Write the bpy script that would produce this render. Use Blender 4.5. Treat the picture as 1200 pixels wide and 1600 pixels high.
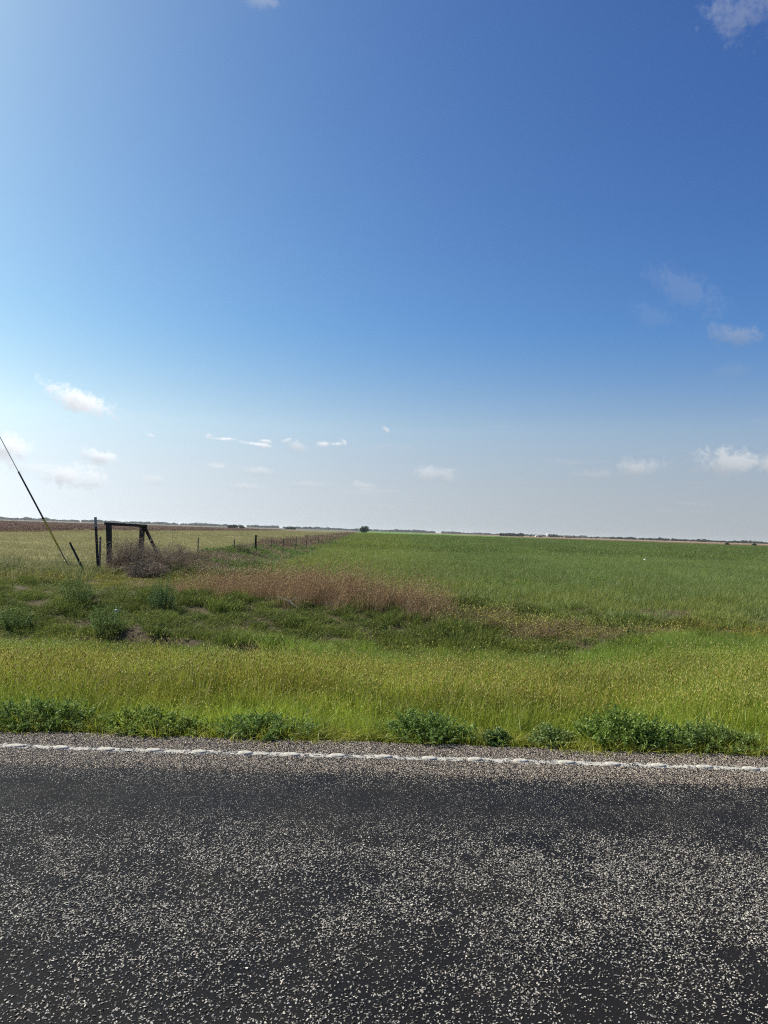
import bpy, bmesh, math, random
import numpy as np
from mathutils import Vector, Matrix

for o in list(bpy.data.objects):
    bpy.data.objects.remove(o)
scene = bpy.context.scene
COL = scene.collection
R = math.radians

# ------------------------------------------------------------------ camera
CAM_H = 1.6
FPX = 1200.0                       # focal length in photo pixels (1200 x 1600)
PITCH = math.atan(30 / 1200)
ROLL = math.atan(0.0317)
f_ = Vector((0, math.cos(PITCH), math.sin(PITCH)))
r0 = Vector((1, 0, 0)); u0 = Vector((0, -math.sin(PITCH), math.cos(PITCH)))
r_ = math.cos(ROLL) * r0 + math.sin(ROLL) * u0
u_ = math.cos(ROLL) * u0 - math.sin(ROLL) * r0
cam_d = bpy.data.cameras.new('camera'); cam = bpy.data.objects.new('camera', cam_d); COL.objects.link(cam)
cam.matrix_world = Matrix(((r_.x, u_.x, -f_.x, 0), (r_.y, u_.y, -f_.y, 0), (r_.z, u_.z, -f_.z, CAM_H), (0, 0, 0, 1)))
cam_d.sensor_width = 36; cam_d.lens = 36 * FPX / 1600; cam_d.clip_start = 0.05; cam_d.clip_end = 40000
scene.camera = cam

def ray(px, py):
    return (f_ + r_ * ((px - 600) / FPX) + u_ * ((800 - py) / FPX)).normalized()
def at(px, py, z=0.0):
    """point of the photograph's ray on the level z"""
    d = ray(px, py); t = (z - CAM_H) / d.z
    return Vector((d.x * t, d.y * t, z))
def at_y(px, py, y):
    d = ray(px, py); t = y / d.y
    return Vector((d.x * t, y, CAM_H + d.z * t))

# ------------------------------------------------------------------ sky and sun
SUN_AZ, SUN_EL = R(-66), R(43)     # azimuth from +Y, clockwise positive
BG = 0.1
world = bpy.data.worlds.new('World'); scene.world = world; world.use_nodes = True
wt = world.node_tree; wt.nodes.clear(); WL = wt.links.new
def wn(t, **kw):
    n = wt.nodes.new(t)
    for k, v in kw.items(): setattr(n, k, v)
    return n
def wmath(op, a, b=None, c=None, clamp=False):
    n = wn('ShaderNodeMath', operation=op, use_clamp=clamp)
    for i, v in enumerate((a, b, c)):
        if v is None: continue
        if isinstance(v, (int, float)): n.inputs[i].default_value = v
        else: WL(v, n.inputs[i])
    return n.outputs[0]
def wdot(a, vec):
    n = wn('ShaderNodeVectorMath', operation='DOT_PRODUCT'); WL(a, n.inputs[0]); n.inputs[1].default_value = vec
    return n.outputs['Value']
def wrange(v, a, b, c=0.0, d=1.0, smooth=True):
    n = wn('ShaderNodeMapRange', interpolation_type='SMOOTHSTEP' if smooth else 'LINEAR')
    WL(v, n.inputs[0])
    for i, q in enumerate((a, b, c, d)): n.inputs[i + 1].default_value = q
    return n.outputs[0]
sky = wn('ShaderNodeTexSky', sky_type='NISHITA', sun_disc=False)
sky.sun_elevation = SUN_EL; sky.sun_rotation = SUN_AZ
sky.altitude = 0; sky.air_density = 0.6; sky.dust_density = 1.5; sky.ozone_density = 3.0
tc = wn('ShaderNodeTexCoord'); DIR = tc.outputs['Generated']
sz = wn('ShaderNodeSeparateXYZ'); WL(DIR, sz.inputs[0]); cs_ = wn('ShaderNodeCombineXYZ')
WL(sz.outputs[0], cs_.inputs[0]); WL(sz.outputs[1], cs_.inputs[1]); WL(wmath('MAXIMUM', sz.outputs[2], 0.13), cs_.inputs[2])
nv_ = wn('ShaderNodeVectorMath', operation='NORMALIZE'); WL(cs_.outputs[0], nv_.inputs[0]); WL(nv_.outputs[0], sky.inputs['Vector'])
def wnoise(vec, scale, detail=4, rough=0.55, dist=0.0):
    n = wn('ShaderNodeTexNoise'); WL(vec, n.inputs['Vector'])
    n.inputs['Scale'].default_value = scale; n.inputs['Detail'].default_value = detail
    n.inputs['Roughness'].default_value = rough; n.inputs['Distortion'].default_value = dist
    return n.outputs['Fac']
N1 = wnoise(DIR, 40, 8, 0.62, 0.4)
N2 = wnoise(DIR, 170, 5, 0.65)
NB = wmath('MULTIPLY_ADD', N2, 0.45, wmath('MULTIPLY_ADD', N1, 1.0, -0.72))      # about -0.3..0.3
def mix(fac, a, b):
    n = wn('ShaderNodeMix', data_type='RGBA'); WL(fac, n.inputs['Factor'])
    for s, v in ((6, a), (7, b)):
        if isinstance(v, tuple): n.inputs[s].default_value = v
        else: WL(v, n.inputs[s])
    return n.outputs[2]
# thin veil of low haze cloud, the same all the way round the horizon
sep = wn('ShaderNodeSeparateXYZ'); WL(DIR, sep.inputs[0])
EL = sep.outputs['Z']
# one colour response for the whole sky, then a neutral veil of low haze all round the horizon
sp = wn('ShaderNodeSeparateColor'); WL(sky.outputs['Color'], sp.inputs[0])
cb = wn('ShaderNodeCombineColor')
for i_, (g_, k_) in enumerate(((1.50, 2.2), (1.36, 2.32), (0.92, 1.5))):
    WL(wmath('MINIMUM', wmath('MULTIPLY', wmath('POWER', wmath('MULTIPLY', sp.outputs[i_], BG), g_), k_ / BG), 22.0), cb.inputs[i_])
bw = wn('ShaderNodeRGBToBW'); WL(sky.outputs['Color'], bw.inputs[0])
hz = wn('ShaderNodeCombineColor')
lum = wmath('MULTIPLY', wmath('POWER', wmath('MULTIPLY', bw.outputs[0], BG), 1.15), 2.14 / BG)
for i_, k_ in enumerate((0.925, 1.0, 1.06)): WL(wmath('MULTIPLY', lum, k_), hz.inputs[i_])
cur = mix(wmath('MULTIPLY', wrange(EL, 0.27, 0.0), 0.97), cb.outputs[0], hz.outputs[0])
des = wn('ShaderNodeHueSaturation'); des.inputs['Saturation'].default_value = 0.98; WL(cur, des.inputs['Color']); cur = des.outputs[0]
# clouds: (photo x, y, half width, half height, tilt, density, brightness)
CLOUDS = [
    (124, 627, 58, 23, -14, 0.95, 1.05), (20, 698, 40, 23, -16, 0.95, 1.04), (102, 742, 70, 19, -6, 0.8, 0.99),
    (157, 713, 30, 12, -8, 0.8, 1.04), (340, 729, 18, 7, 0, 0.55, 0.9), (237, 750, 20, 10, 0, 0.35, 0.9),
    (405, 737, 26, 8, 0, 0.4, 0.85), (384, 760, 34, 7, 0, 0.35, 0.85), (463, 698, 15, 12, -15, 0.45, 0.85),
    (672, 740, 36, 14, 4, 0.5, 0.8), (568, 760, 22, 8, 0, 0.35, 0.8), (700, 746, 18, 14, -20, 0.3, 0.75), (480, 757, 40, 7, 0, 0.25, 0.8),
    (998, 732, 44, 17, 3, 0.6, 0.68), (1148, 724, 62, 22, -3, 0.72, 0.72), (1200, 722, 30, 20, -10, 0.5, 0.72), (930, 742, 40, 10, 0, 0.3, 0.65),
    (1148, 524, 44, 18, -8, 0.32, 0.5), (1070, 455, 66, 28, -28, 0.09, 0.7), (1018, 496, 36, 18, -20, 0.06, 0.65), (1150, 580, 34, 14, 0, 0.10, 0.5),
    (1182, 2, 60, 40, 20, 0.22, 0.74), (410, 0, 34, 14, 0, 0.25, 0.75),
    (350, 686, 20, 3.5, 3, 0.85, 1.05), (400, 694, 24, 4, -4, 0.85, 1.05), (412, 689, 13, 4, -3, 0.7, 1.0), (327, 681, 6, 7, 50, 0.45, 1.0),
    (506, 694, 13, 5.5, 5, 0.85, 0.95), (526, 694, 11, 4, 8, 0.7, 0.95), (538, 691, 8, 4, -45, 0.6, 0.95), (604, 672, 9, 4.5, -30, 0.6, 0.85),
    (234, 680, 10, 4, -10, 0.5, 1.05), (450, 688, 9, 4, 20, 0.5, 0.95),
]
for (cx, cy, hw, hh, tilt, dens, br) in CLOUDS:
    c = ray(cx, cy)
    t = Vector((c.y, -c.x, 0)).normalized(); v = t.cross(c)
    if v.z < 0: v = -v
    ta = R(tilt) - ROLL
    t2 = t * math.cos(ta) + v * math.sin(ta); v2 = v * math.cos(ta) - t * math.sin(ta)
    wa, we = hw / FPX, hh / FPX
    a = wdot(DIR, t2 / wa); b = wdot(DIR, v2 / we); k = wmath('ADD', wdot(DIR, -c * 8), 8.0)
    cmb = wn('ShaderNodeCombineXYZ'); WL(a, cmb.inputs[0]); WL(b, cmb.inputs[1]); WL(k, cmb.inputs[2])
    ln = wn('ShaderNodeVectorMath', operation='LENGTH'); WL(cmb.outputs[0], ln.inputs[0])
    rr = wmath('MULTIPLY_ADD', NB, 2.7, ln.outputs['Value'])
    m = wmath('MULTIPLY', wrange(rr, 1.1, 0.1), dens)
    sh = wrange(wmath('MULTIPLY_ADD', NB, 1.2, b), -0.9, 0.6)
    # sunlit top, greyer base
    top = (10.3 * br, 10.6 * br, 10.9 * br, 1); base = (6.6 * br, 6.9 * br, 7.4 * br, 1)
    cur = mix(m, cur, mix(sh, base, top))
# scattered faint fair-weather clouds low over the whole horizon
pl = wn('ShaderNodeVectorMath', operation='DIVIDE'); WL(DIR, pl.inputs[0])
cz = wmath('ADD', EL, 0.06); cc = wn('ShaderNodeCombineXYZ'); [WL(cz, cc.inputs[i]) for i in range(3)]; WL(cc.outputs[0], pl.inputs[1])
n3 = wnoise(pl.outputs[0], 1.1, 5, 0.6)
m3 = wmath('MULTIPLY', wrange(n3, 0.56, 0.75), wmath('MULTIPLY', wrange(EL, 0.015, 0.05), wrange(EL, 0.17, 0.09)))
cur = mix(wmath('MULTIPLY', m3, 0.22), cur, (7.2, 7.4, 7.8, 1))
bg = wn('ShaderNodeBackground'); WL(cur, bg.inputs['Color']); bg.inputs['Strength'].default_value = 0.066
wo = wn('ShaderNodeOutputWorld'); WL(bg.outputs[0], wo.inputs['Surface'])

sun_d = bpy.data.lights.new('sun', 'SUN'); sun_d.energy = 5.0; sun_d.angle = R(0.53); sun_d.color = (1.0, 0.945, 0.86)
sun = bpy.data.objects.new('sun', sun_d); COL.objects.link(sun)
to_sun = Vector((math.sin(SUN_AZ) * math.cos(SUN_EL), math.cos(SUN_AZ) * math.cos(SUN_EL), math.sin(SUN_EL)))
sun.rotation_euler = to_sun.to_track_quat('Z', 'Y').to_euler(); sun.location = (-60, 40, 80)

vs = scene.view_settings
vs.view_transform = 'Standard'; vs.look = 'None'; vs.exposure = 0.6; vs.gamma = 1.0; vs.use_curve_mapping = False
cy = scene.cycles
cy.max_bounces = 6; cy.diffuse_bounces = 3; cy.glossy_bounces = 2; cy.transmission_bounces = 3; cy.volume_bounces = 1
cy.transparent_max_bounces = 4; cy.use_denoising = False; cy.filter_width = 1.15
world.cycles.sampling_method = 'MANUAL'; world.cycles.sample_map_resolution = 512

# ------------------------------------------------------------------ helpers
def tag(o, label=None, cat=None, group=None, kind=None):
    if label: o['label'] = label
    if cat: o['category'] = cat
    if group: o['group'] = group
    if kind: o['kind'] = kind
    return o
def link(name, data, parent=None, loc=None):
    o = bpy.data.objects.new(name, data); COL.objects.link(o)
    if parent: o.parent = parent
    if loc is not None: o.location = loc
    return o
def np_mesh(name, V, F, mat=None, col=None, smooth=False):
    """V (n,3); F list of faces or (m,k) array; col (n,3) point colours"""
    me = bpy.data.meshes.new(name)
    if isinstance(F, np.ndarray):
        k = F.shape[1]
        me.vertices.add(len(V)); me.vertices.foreach_set('co', np.asarray(V, np.float32).ravel())
        me.loops.add(F.size); me.loops.foreach_set('vertex_index', F.astype(np.int32).ravel())
        me.polygons.add(len(F)); me.polygons.foreach_set('loop_start', np.arange(0, F.size, k, dtype=np.int32))
        me.polygons.foreach_set('loop_total', np.full(len(F), k, np.int32))
        me.update(calc_edges=True); me.validate()
    else:
        me.from_pydata([tuple(v) for v in V], [], [tuple(f) for f in F]); me.update()
    if col is not None:
        a = me.color_attributes.new('col', 'FLOAT_COLOR', 'POINT')
        a.data.foreach_set('color', np.c_[col, np.ones(len(col))].astype(np.float32).ravel())
    if mat: me.materials.append(mat)
    if smooth: me.polygons.foreach_set('use_smooth', np.ones(len(me.polygons), bool))
    return me
def srgb(r, g, b):
    return tuple(((v / 255 + 0.055) / 1.055) ** 2.4 if v > 10 else v / 255 / 12.92 for v in (r, g, b))
_H = np.random.RandomState(7).rand(256, 256)
def vnoise(x, y, s=1.0, seed=0):
    x = np.asarray(x, float) / s + seed * 17.3; y = np.asarray(y, float) / s + seed * 9.1
    xi = np.floor(x).astype(int); yi = np.floor(y).astype(int); fx = x - xi; fy = y - yi
    fx = fx * fx * (3 - 2 * fx); fy = fy * fy * (3 - 2 * fy)
    h = lambda a, b: _H[a % 256, b % 256]
    return (h(xi, yi) * (1 - fx) + h(xi + 1, yi) * fx) * (1 - fy) + (h(xi, yi + 1) * (1 - fx) + h(xi + 1, yi + 1) * fx) * fy
def fbm(x, y, s=1.0, seed=0, oct=3):
    v = 0; a = 0.5; t = 0
    for k in range(oct):
        v = v + a * vnoise(x, y, s / 2 ** k, seed + k); t += a; a *= 0.5
    return v / t
def sstep(a, b, x):
    t = np.clip((np.asarray(x, float) - a) / (b - a), 0, 1); return t * t * (3 - 2 * t)

# ------------------------------------------------------------------ materials
def nodes(name):
    m = bpy.data.materials.new(name); m.use_nodes = True
    t = m.node_tree; b = t.nodes['Principled BSDF']
    return m, t, b
def mat_plain(name, c, rough=0.8, spec=0.3, metal=0.0, nscale=0, namp=0.25, bump=0.0, stretch=(1, 1, 1)):
    m, t, b = nodes(name)
    b.inputs['Roughness'].default_value = rough; b.inputs['Specular IOR Level'].default_value = spec; b.inputs['Metallic'].default_value = metal
    if nscale:
        tcn = t.nodes.new('ShaderNodeTexCoord'); mp = t.nodes.new('ShaderNodeMapping'); mp.inputs['Scale'].default_value = stretch
        t.links.new(tcn.outputs['Object'], mp.inputs['Vector'])
        n = t.nodes.new('ShaderNodeTexNoise'); n.inputs['Scale'].default_value = nscale; n.inputs['Detail'].default_value = 5
        t.links.new(mp.outputs[0], n.inputs['Vector'])
        r = t.nodes.new('ShaderNodeValToRGB')
        r.color_ramp.elements[0].position = 0.25; r.color_ramp.elements[1].position = 0.75
        r.color_ramp.elements[0].color = (*[v * (1 - namp) for v in c], 1); r.color_ramp.elements[1].color = (*[min(1, v * (1 + namp)) for v in c], 1)
        t.links.new(n.outputs['Fac'], r.inputs[0]); t.links.new(r.outputs[0], b.inputs['Base Color'])
        if bump:
            bn = t.nodes.new('ShaderNodeBump'); bn.inputs['Strength'].default_value = bump; bn.inputs['Distance'].default_value = 0.02
            t.links.new(n.outputs['Fac'], bn.inputs['Height']); t.links.new(bn.outputs[0], b.inputs['Normal'])
    else: b.inputs['Base Color'].default_value = (*c, 1)
    return m
def mat_leaf(name, transl=0.4, rough=0.5, spec=0.35, tinted=True):
    """colour from the blade's own 'col' attribute times the instance's 'tint'"""
    m, t, b = nodes(name)
    a = t.nodes.new('ShaderNodeAttribute'); a.attribute_name = 'col'
    src = a.outputs['Color']
    if tinted:
        ti = t.nodes.new('ShaderNodeAttribute'); ti.attribute_type = 'INSTANCER'; ti.attribute_name = 'tint'
        mx = t.nodes.new('ShaderNodeMix'); mx.data_type = 'RGBA'; mx.blend_type = 'MULTIPLY'; mx.inputs['Factor'].default_value = 1
        t.links.new(src, mx.inputs[6]); t.links.new(ti.outputs['Color'], mx.inputs[7]); src = mx.outputs[2]
    t.links.new(src, b.inputs['Base Color']); b.inputs['Roughness'].default_value = rough; b.inputs['Specular IOR Level'].default_value = spec
    if transl:
        tr = t.nodes.new('ShaderNodeBsdfTranslucent'); t.links.new(src, tr.inputs['Color'])
        ms = t.nodes.new('ShaderNodeMixShader'); ms.inputs[0].default_value = transl
        t.links.new(b.outputs[0], ms.inputs[1]); t.links.new(tr.outputs[0], ms.inputs[2])
        t.links.new(ms.outputs[0], t.nodes['Material Output'].inputs['Surface'])
    return m
def mat_field(name, c1, c2, s1, s2, bump=0.6, c3=None, stretch=(1, 1, 1)):
    """two colour noise over the ground plane in metres"""
    m, t, b = nodes(name); L = t.links.new
    g = t.nodes.new('ShaderNodeNewGeometry'); mp = t.nodes.new('ShaderNodeMapping'); mp.inputs['Scale'].default_value = stretch
    L(g.outputs['Position'], mp.inputs['Vector'])
    n1 = t.nodes.new('ShaderNodeTexNoise'); n1.inputs['Scale'].default_value = 1 / s1; n1.inputs['Detail'].default_value = 6; n1.inputs['Roughness'].default_value = 0.65
    n2 = t.nodes.new('ShaderNodeTexNoise'); n2.inputs['Scale'].default_value = 1 / s2; n2.inputs['Detail'].default_value = 4
    L(mp.outputs[0], n1.inputs['Vector']); L(mp.outputs[0], n2.inputs['Vector'])
    ad = t.nodes.new('ShaderNodeMath'); ad.operation = 'MULTIPLY_ADD'; ad.inputs[1].default_value = 0.5; L(n2.outputs['Fac'], ad.inputs[0])
    hf = t.nodes.new('ShaderNodeMath'); hf.operation = 'MULTIPLY'; hf.inputs[1].default_value = 0.5; L(n1.outputs['Fac'], hf.inputs[0]); L(hf.outputs[0], ad.inputs[2])
    r = t.nodes.new('ShaderNodeValToRGB'); e = r.color_ramp.elements
    e[0].position = 0.38; e[1].position = 0.62; e[0].color = (*c1, 1); e[1].color = (*c2, 1)
    L(ad.outputs[0], r.inputs[0]); L(r.outputs[0], b.inputs['Base Color'])
    b.inputs['Roughness'].default_value = 0.95; b.inputs['Specular IOR Level'].default_value = 0.1
    if bump:
        bn = t.nodes.new('ShaderNodeBump'); bn.inputs['Strength'].default_value = bump; bn.inputs['Distance'].default_value = 0.05
        L(n2.outputs['Fac'], bn.inputs['Height']); L(bn.outputs[0], b.inputs['Normal'])
    return m
M_grass = mat_leaf('grass_blade', 0.42)
M_dry = mat_leaf('dry_stalk', 0.25, 0.8, 0.1)
M_weed = mat_leaf('weed_leaf', 0.3, 0.6, 0.15, tinted=False)
M_weed_i = mat_leaf('weed_leaf_scattered', 0.3, 0.65, 0.12)
M_twig = mat_leaf('dead_twig', 0.05, 0.85, 0.1, tinted=False)
M_twig_i = mat_leaf('dead_twig_scattered', 0.05, 0.85, 0.1)
M_crown = mat_leaf('tree_leaf', 0.2, 0.6, 0.2, tinted=False)
M_bark = mat_plain('bark', (0.10, 0.085, 0.07), 0.9, 0.1)

# ------------------------------------------------------------------ terrain
def scarp(x):                         # small eroded bank in the ditch, y of its lip
    return np.interp(x, (-9, -4.2, -3.0, -1.7, -0.6, 0.6), (14.6, 14.1, 13.5, 12.75, 12.2, 11.9))
def depth(x): return 0.16 + 0.42 * sstep(6.5, 2.0, x)
def terrain(x, y):
    x = np.asarray(x, float); y = np.asarray(y, float)
    d = depth(x)
    prof = sstep(6.2, 12.8, y) * (1 - sstep(13.6, 18.2, y))
    z = -0.035 - d * prof
    far = sstep(5.95, 7.0, y)
    z = z + far * (0.10 * (fbm(x, y, 2.2, 3) - 0.5) + 0.05 * (vnoise(x, y, 0.5, 5) - 0.5)) * (1 - sstep(40, 90, y))
    amp = 0.22 * sstep(-6.5, -4.2, x) * (1 - sstep(-0.9, 0.4, x)) * (0.45 + 0.9 * vnoise(x, y * 0, 0.9, 8))
    s = y - scarp(x)
    z = z - 0.5 * amp * sstep(0.0, -0.12, s) * sstep(-1.3, -0.3, s) + 0.8 * amp * sstep(-0.10, 0.03, s) * (1 - sstep(0.4, 2.2, s))
    # low spoil lump and hollow near the culvert on the right
    z = z + 0.09 * np.exp(-((x - 4.0) / 0.5) ** 2 - ((y - 14.3) / 0.3) ** 2) - 0.12 * np.exp(-((x - 3.9) / 0.5) ** 2 - ((y - 13.2) / 0.4) ** 2)
    return z
def axis(lo, hi, step, far, g=1.35):
    a = list(np.arange(lo, hi + 1e-6, step)); s = step; v = hi
    while v < far: s *= g; v += s; a.append(v)
    s = step; v = lo; b = []
    while v > -far: s *= g; v -= s; b.append(v)
    return np.array(b[::-1] + a)
def grid_mesh(name, xs, ys, zf, mat):
    X, Y = np.meshgrid(xs, ys); Z = zf(X, Y); nx, ny = len(xs), len(ys)
    i = (np.arange(ny - 1)[:, None] * nx + np.arange(nx - 1)[None, :]).ravel()
    return np_mesh(name, np.c_[X.ravel(), Y.ravel(), Z.ravel()], np.c_[i, i + 1, i + 1 + nx, i + nx], mat, smooth=True)
def mat_ground():
    m, t, b = nodes('verge_soil'); L = t.links.new
    g = t.nodes.new('ShaderNodeNewGeometry')
    n1 = t.nodes.new('ShaderNodeTexNoise'); n1.inputs['Scale'].default_value = 0.45; n1.inputs['Detail'].default_value = 8; n1.inputs['Roughness'].default_value = 0.7
    n2 = t.nodes.new('ShaderNodeTexNoise'); n2.inputs['Scale'].default_value = 14; n2.inputs['Detail'].default_value = 5
    L(g.outputs['Position'], n1.inputs['Vector']); L(g.outputs['Position'], n2.inputs['Vector'])
    r = t.nodes.new('ShaderNodeValToRGB'); e = r.color_ramp.elements
    e[0].position = 0.3; e[1].position = 0.72
    e[0].color = (0.040, 0.034, 0.020, 1); e[1].color = (0.115, 0.095, 0.055, 1)
    k = e.new(0.5); k.color = (0.078, 0.062, 0.038, 1)
    mx = t.nodes.new('ShaderNodeMath'); mx.operation = 'MULTIPLY_ADD'; mx.inputs[1].default_value = 0.4
    L(n2.outputs['Fac'], mx.inputs[0]); sc_ = t.nodes.new('ShaderNodeMath'); sc_.operation = 'MULTIPLY'; sc_.inputs[1].default_value = 0.6
    L(n1.outputs['Fac'], sc_.inputs[0]); L(sc_.outputs[0], mx.inputs[2]); L(mx.outputs[0], r.inputs[0]); L(r.outputs[0], b.inputs['Base Color'])
    b.inputs['Roughness'].default_value = 0.95; b.inputs['Specular IOR Level'].default_value = 0.1
    bn = t.nodes.new('ShaderNodeBump'); bn.inputs['Strength'].default_value = 0.8; bn.inputs['Distance'].default_value = 0.04
    L(n2.outputs['Fac'], bn.inputs['Height']); L(bn.outputs[0], b.inputs['Normal'])
    return m
xs = axis(-26, 26, 0.2, 9000); ys = np.r_[axis(5.6, 5.7, 1.0, 9000, 1.6)[:-1][axis(5.6, 5.7, 1.0, 9000, 1.6)[:-1] < 5.5], axis(5.6, 30, 0.15, 9000)[axis(5.6, 30, 0.15, 9000) > 5.55]]
ground = link('ground', grid_mesh('ground', xs, ys, terrain, mat_ground())); tag(ground, kind='structure')

# fields: sheets lying just above the ground
def fence_x(y): return -4.1 - 0.026 * np.asarray(y, float)       # right foot of the hedgerow
def crop_y0(x): return np.interp(x, (-7, -4.5, -2, 0, 2.5, 5, 8, 30), (34, 25, 20.2, 19.2, 17.2, 15.6, 15.0, 14.8))
def poly_sheet(name, pts, z, mat):
    o = link(name, np_mesh(name, [(x, y, z) for x, y in pts], [tuple(range(len(pts)))], mat)); tag(o, kind='structure'); return o
M_crop = mat_field('crop_far', srgb(72, 98, 40), srgb(98, 130, 56), 60, 3.0, 0.8, stretch=(1, 0.25, 1))
M_past = mat_field('pasture_soil', srgb(116, 108, 70), srgb(146, 140, 98), 30, 0.8)
M_sorg = mat_field('brown_crop', srgb(108, 84, 66), srgb(140, 110, 88), 60, 2.0, stretch=(0.25, 1, 1))
M_pale = mat_field('pale_field', srgb(88, 86, 74), srgb(108, 104, 90), 200, 10)
M_tan = mat_field('stubble', srgb(112, 94, 74), srgb(138, 118, 94), 120, 8, stretch=(0.2, 1, 1))
M_fallow = mat_field('fallow', srgb(84, 68, 54), srgb(112, 90, 70), 90, 6, stretch=(0.2, 1, 1))
poly_sheet('wheat_field', [(fence_x(34), 34), (60, 30), (300, 30), (300, 300), (175, 345), (135, 560), (60, 1500), (fence_x(1500), 1500)], 0.03, M_crop)
def brown_x(y): return -43.5 - 0.026 * np.asarray(y, float)      # edge between the pasture and the brown crop, parallel to the fence
poly_sheet('pasture', [(brown_x(30), 30), (fence_x(30) - 3.5, 30), (fence_x(600) - 3.5, 600), (brown_x(600), 600)], 0.03, M_past)
poly_sheet('brown_field', [(-700, 20), (brown_x(20), 20), (brown_x(620), 620), (-700, 520)], 0.05, M_sorg)
poly_sheet('far_field', [(-4000, 500), (-701, 500), (-701, 525), (fence_x(625) - 3, 625), (fence_x(1500) - 2, 1505), (60, 1505), (90, 4200), (-4000, 4200)], 0.04, M_pale)
poly_sheet('fallow_field', [(175.5, 347), (300, 302), (1400, 300), (1400, 480), (330, 690), (190, 900), (62, 1502), (136, 562)], 0.04, M_fallow)
poly_sheet('stubble_field', [(1400.5, 482), (3000, 480), (3000, 4200), (95, 4200), (64, 1507), (191, 902), (331, 692)], 0.05, M_tan)

# ------------------------------------------------------------------ road
ROAD_Y0, ROAD_Y1 = -2.4, 5.86
def mat_road():
    m, t, b = nodes('bitumen_seal'); L = t.links.new
    g = t.nodes.new('ShaderNodeNewGeometry')
    n1 = t.nodes.new('ShaderNodeTexNoise'); n1.inputs['Scale'].default_value = 1.6; n1.inputs['Detail'].default_value = 6
    n2 = t.nodes.new('ShaderNodeTexNoise'); n2.inputs['Scale'].default_value = 130; n2.inputs['Detail'].default_value = 3
    v = t.nodes.new('ShaderNodeTexVoronoi'); v.inputs['Scale'].default_value = 95
    for q in (n1, n2, v): L(g.outputs['Position'], q.inputs['Vector'])
    r = t.nodes.new('ShaderNodeValToRGB'); e = r.color_ramp.elements
    e[0].position = 0.3; e[1].position = 0.75; e[0].color = (0.006, 0.006, 0.0065, 1); e[1].color = (0.013, 0.012, 0.0115, 1)
    L(n1.outputs['Fac'], r.inputs[0]); L(r.outputs[0], b.inputs['Base Color'])
    mr = t.nodes.new('ShaderNodeMapRange'); mr.inputs[1].default_value = 0.3; mr.inputs[2].default_value = 0.7; mr.inputs[3].default_value = 0.6; mr.inputs[4].default_value = 0.8
    L(n1.outputs['Fac'], mr.inputs[0]); L(mr.outputs[0], b.inputs['Roughness'])
    b.inputs['Specular IOR Level'].default_value = 0.07
    bn = t.nodes.new('ShaderNodeBump'); bn.inputs['Strength'].default_value = 0.25; bn.inputs['Distance'].default_value = 0.004
    b2 = t.nodes.new('ShaderNodeBump'); b2.inputs['Strength'].default_value = 0.35; b2.inputs['Distance'].default_value = 0.003
    L(v.outputs['Distance'], bn.inputs['Height']); L(n2.outputs['Fac'], b2.inputs['Height']); L(bn.outputs[0], b2.inputs['Normal']); L(b2.outputs[0], b.inputs['Normal'])
    return m
def road_edge(x): return ROAD_Y1 + 0.13 * (fbm(x, x * 0, 0.7, 21) - 0.5) + 0.03 * (vnoise(x, x * 0, 0.09, 22) - 0.5)
xr = np.r_[-4000, -500, -60, np.arange(-12, 12.01, 0.05), 60, 500, 4000]
top = np.c_[xr, road_edge(xr), np.full(len(xr), 0.0)]; low = top.copy(); low[:, 2] = -0.06; low[:, 1] += 0.02
bot = np.c_[xr, np.full(len(xr), ROAD_Y0), np.zeros(len(xr))]; lob = bot.copy(); lob[:, 2] = -0.06
n = len(xr); V = np.r_[lob, bot, top, low]; F = []
for k in range(3):
    i = np.arange(n - 1) + k * n; F.append(np.c_[i, i + 1, i + 1 + n, i + n])
road = link('road', np_mesh('road', V, np.concatenate(F), mat_road())); tag(road, kind='structure')

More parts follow.
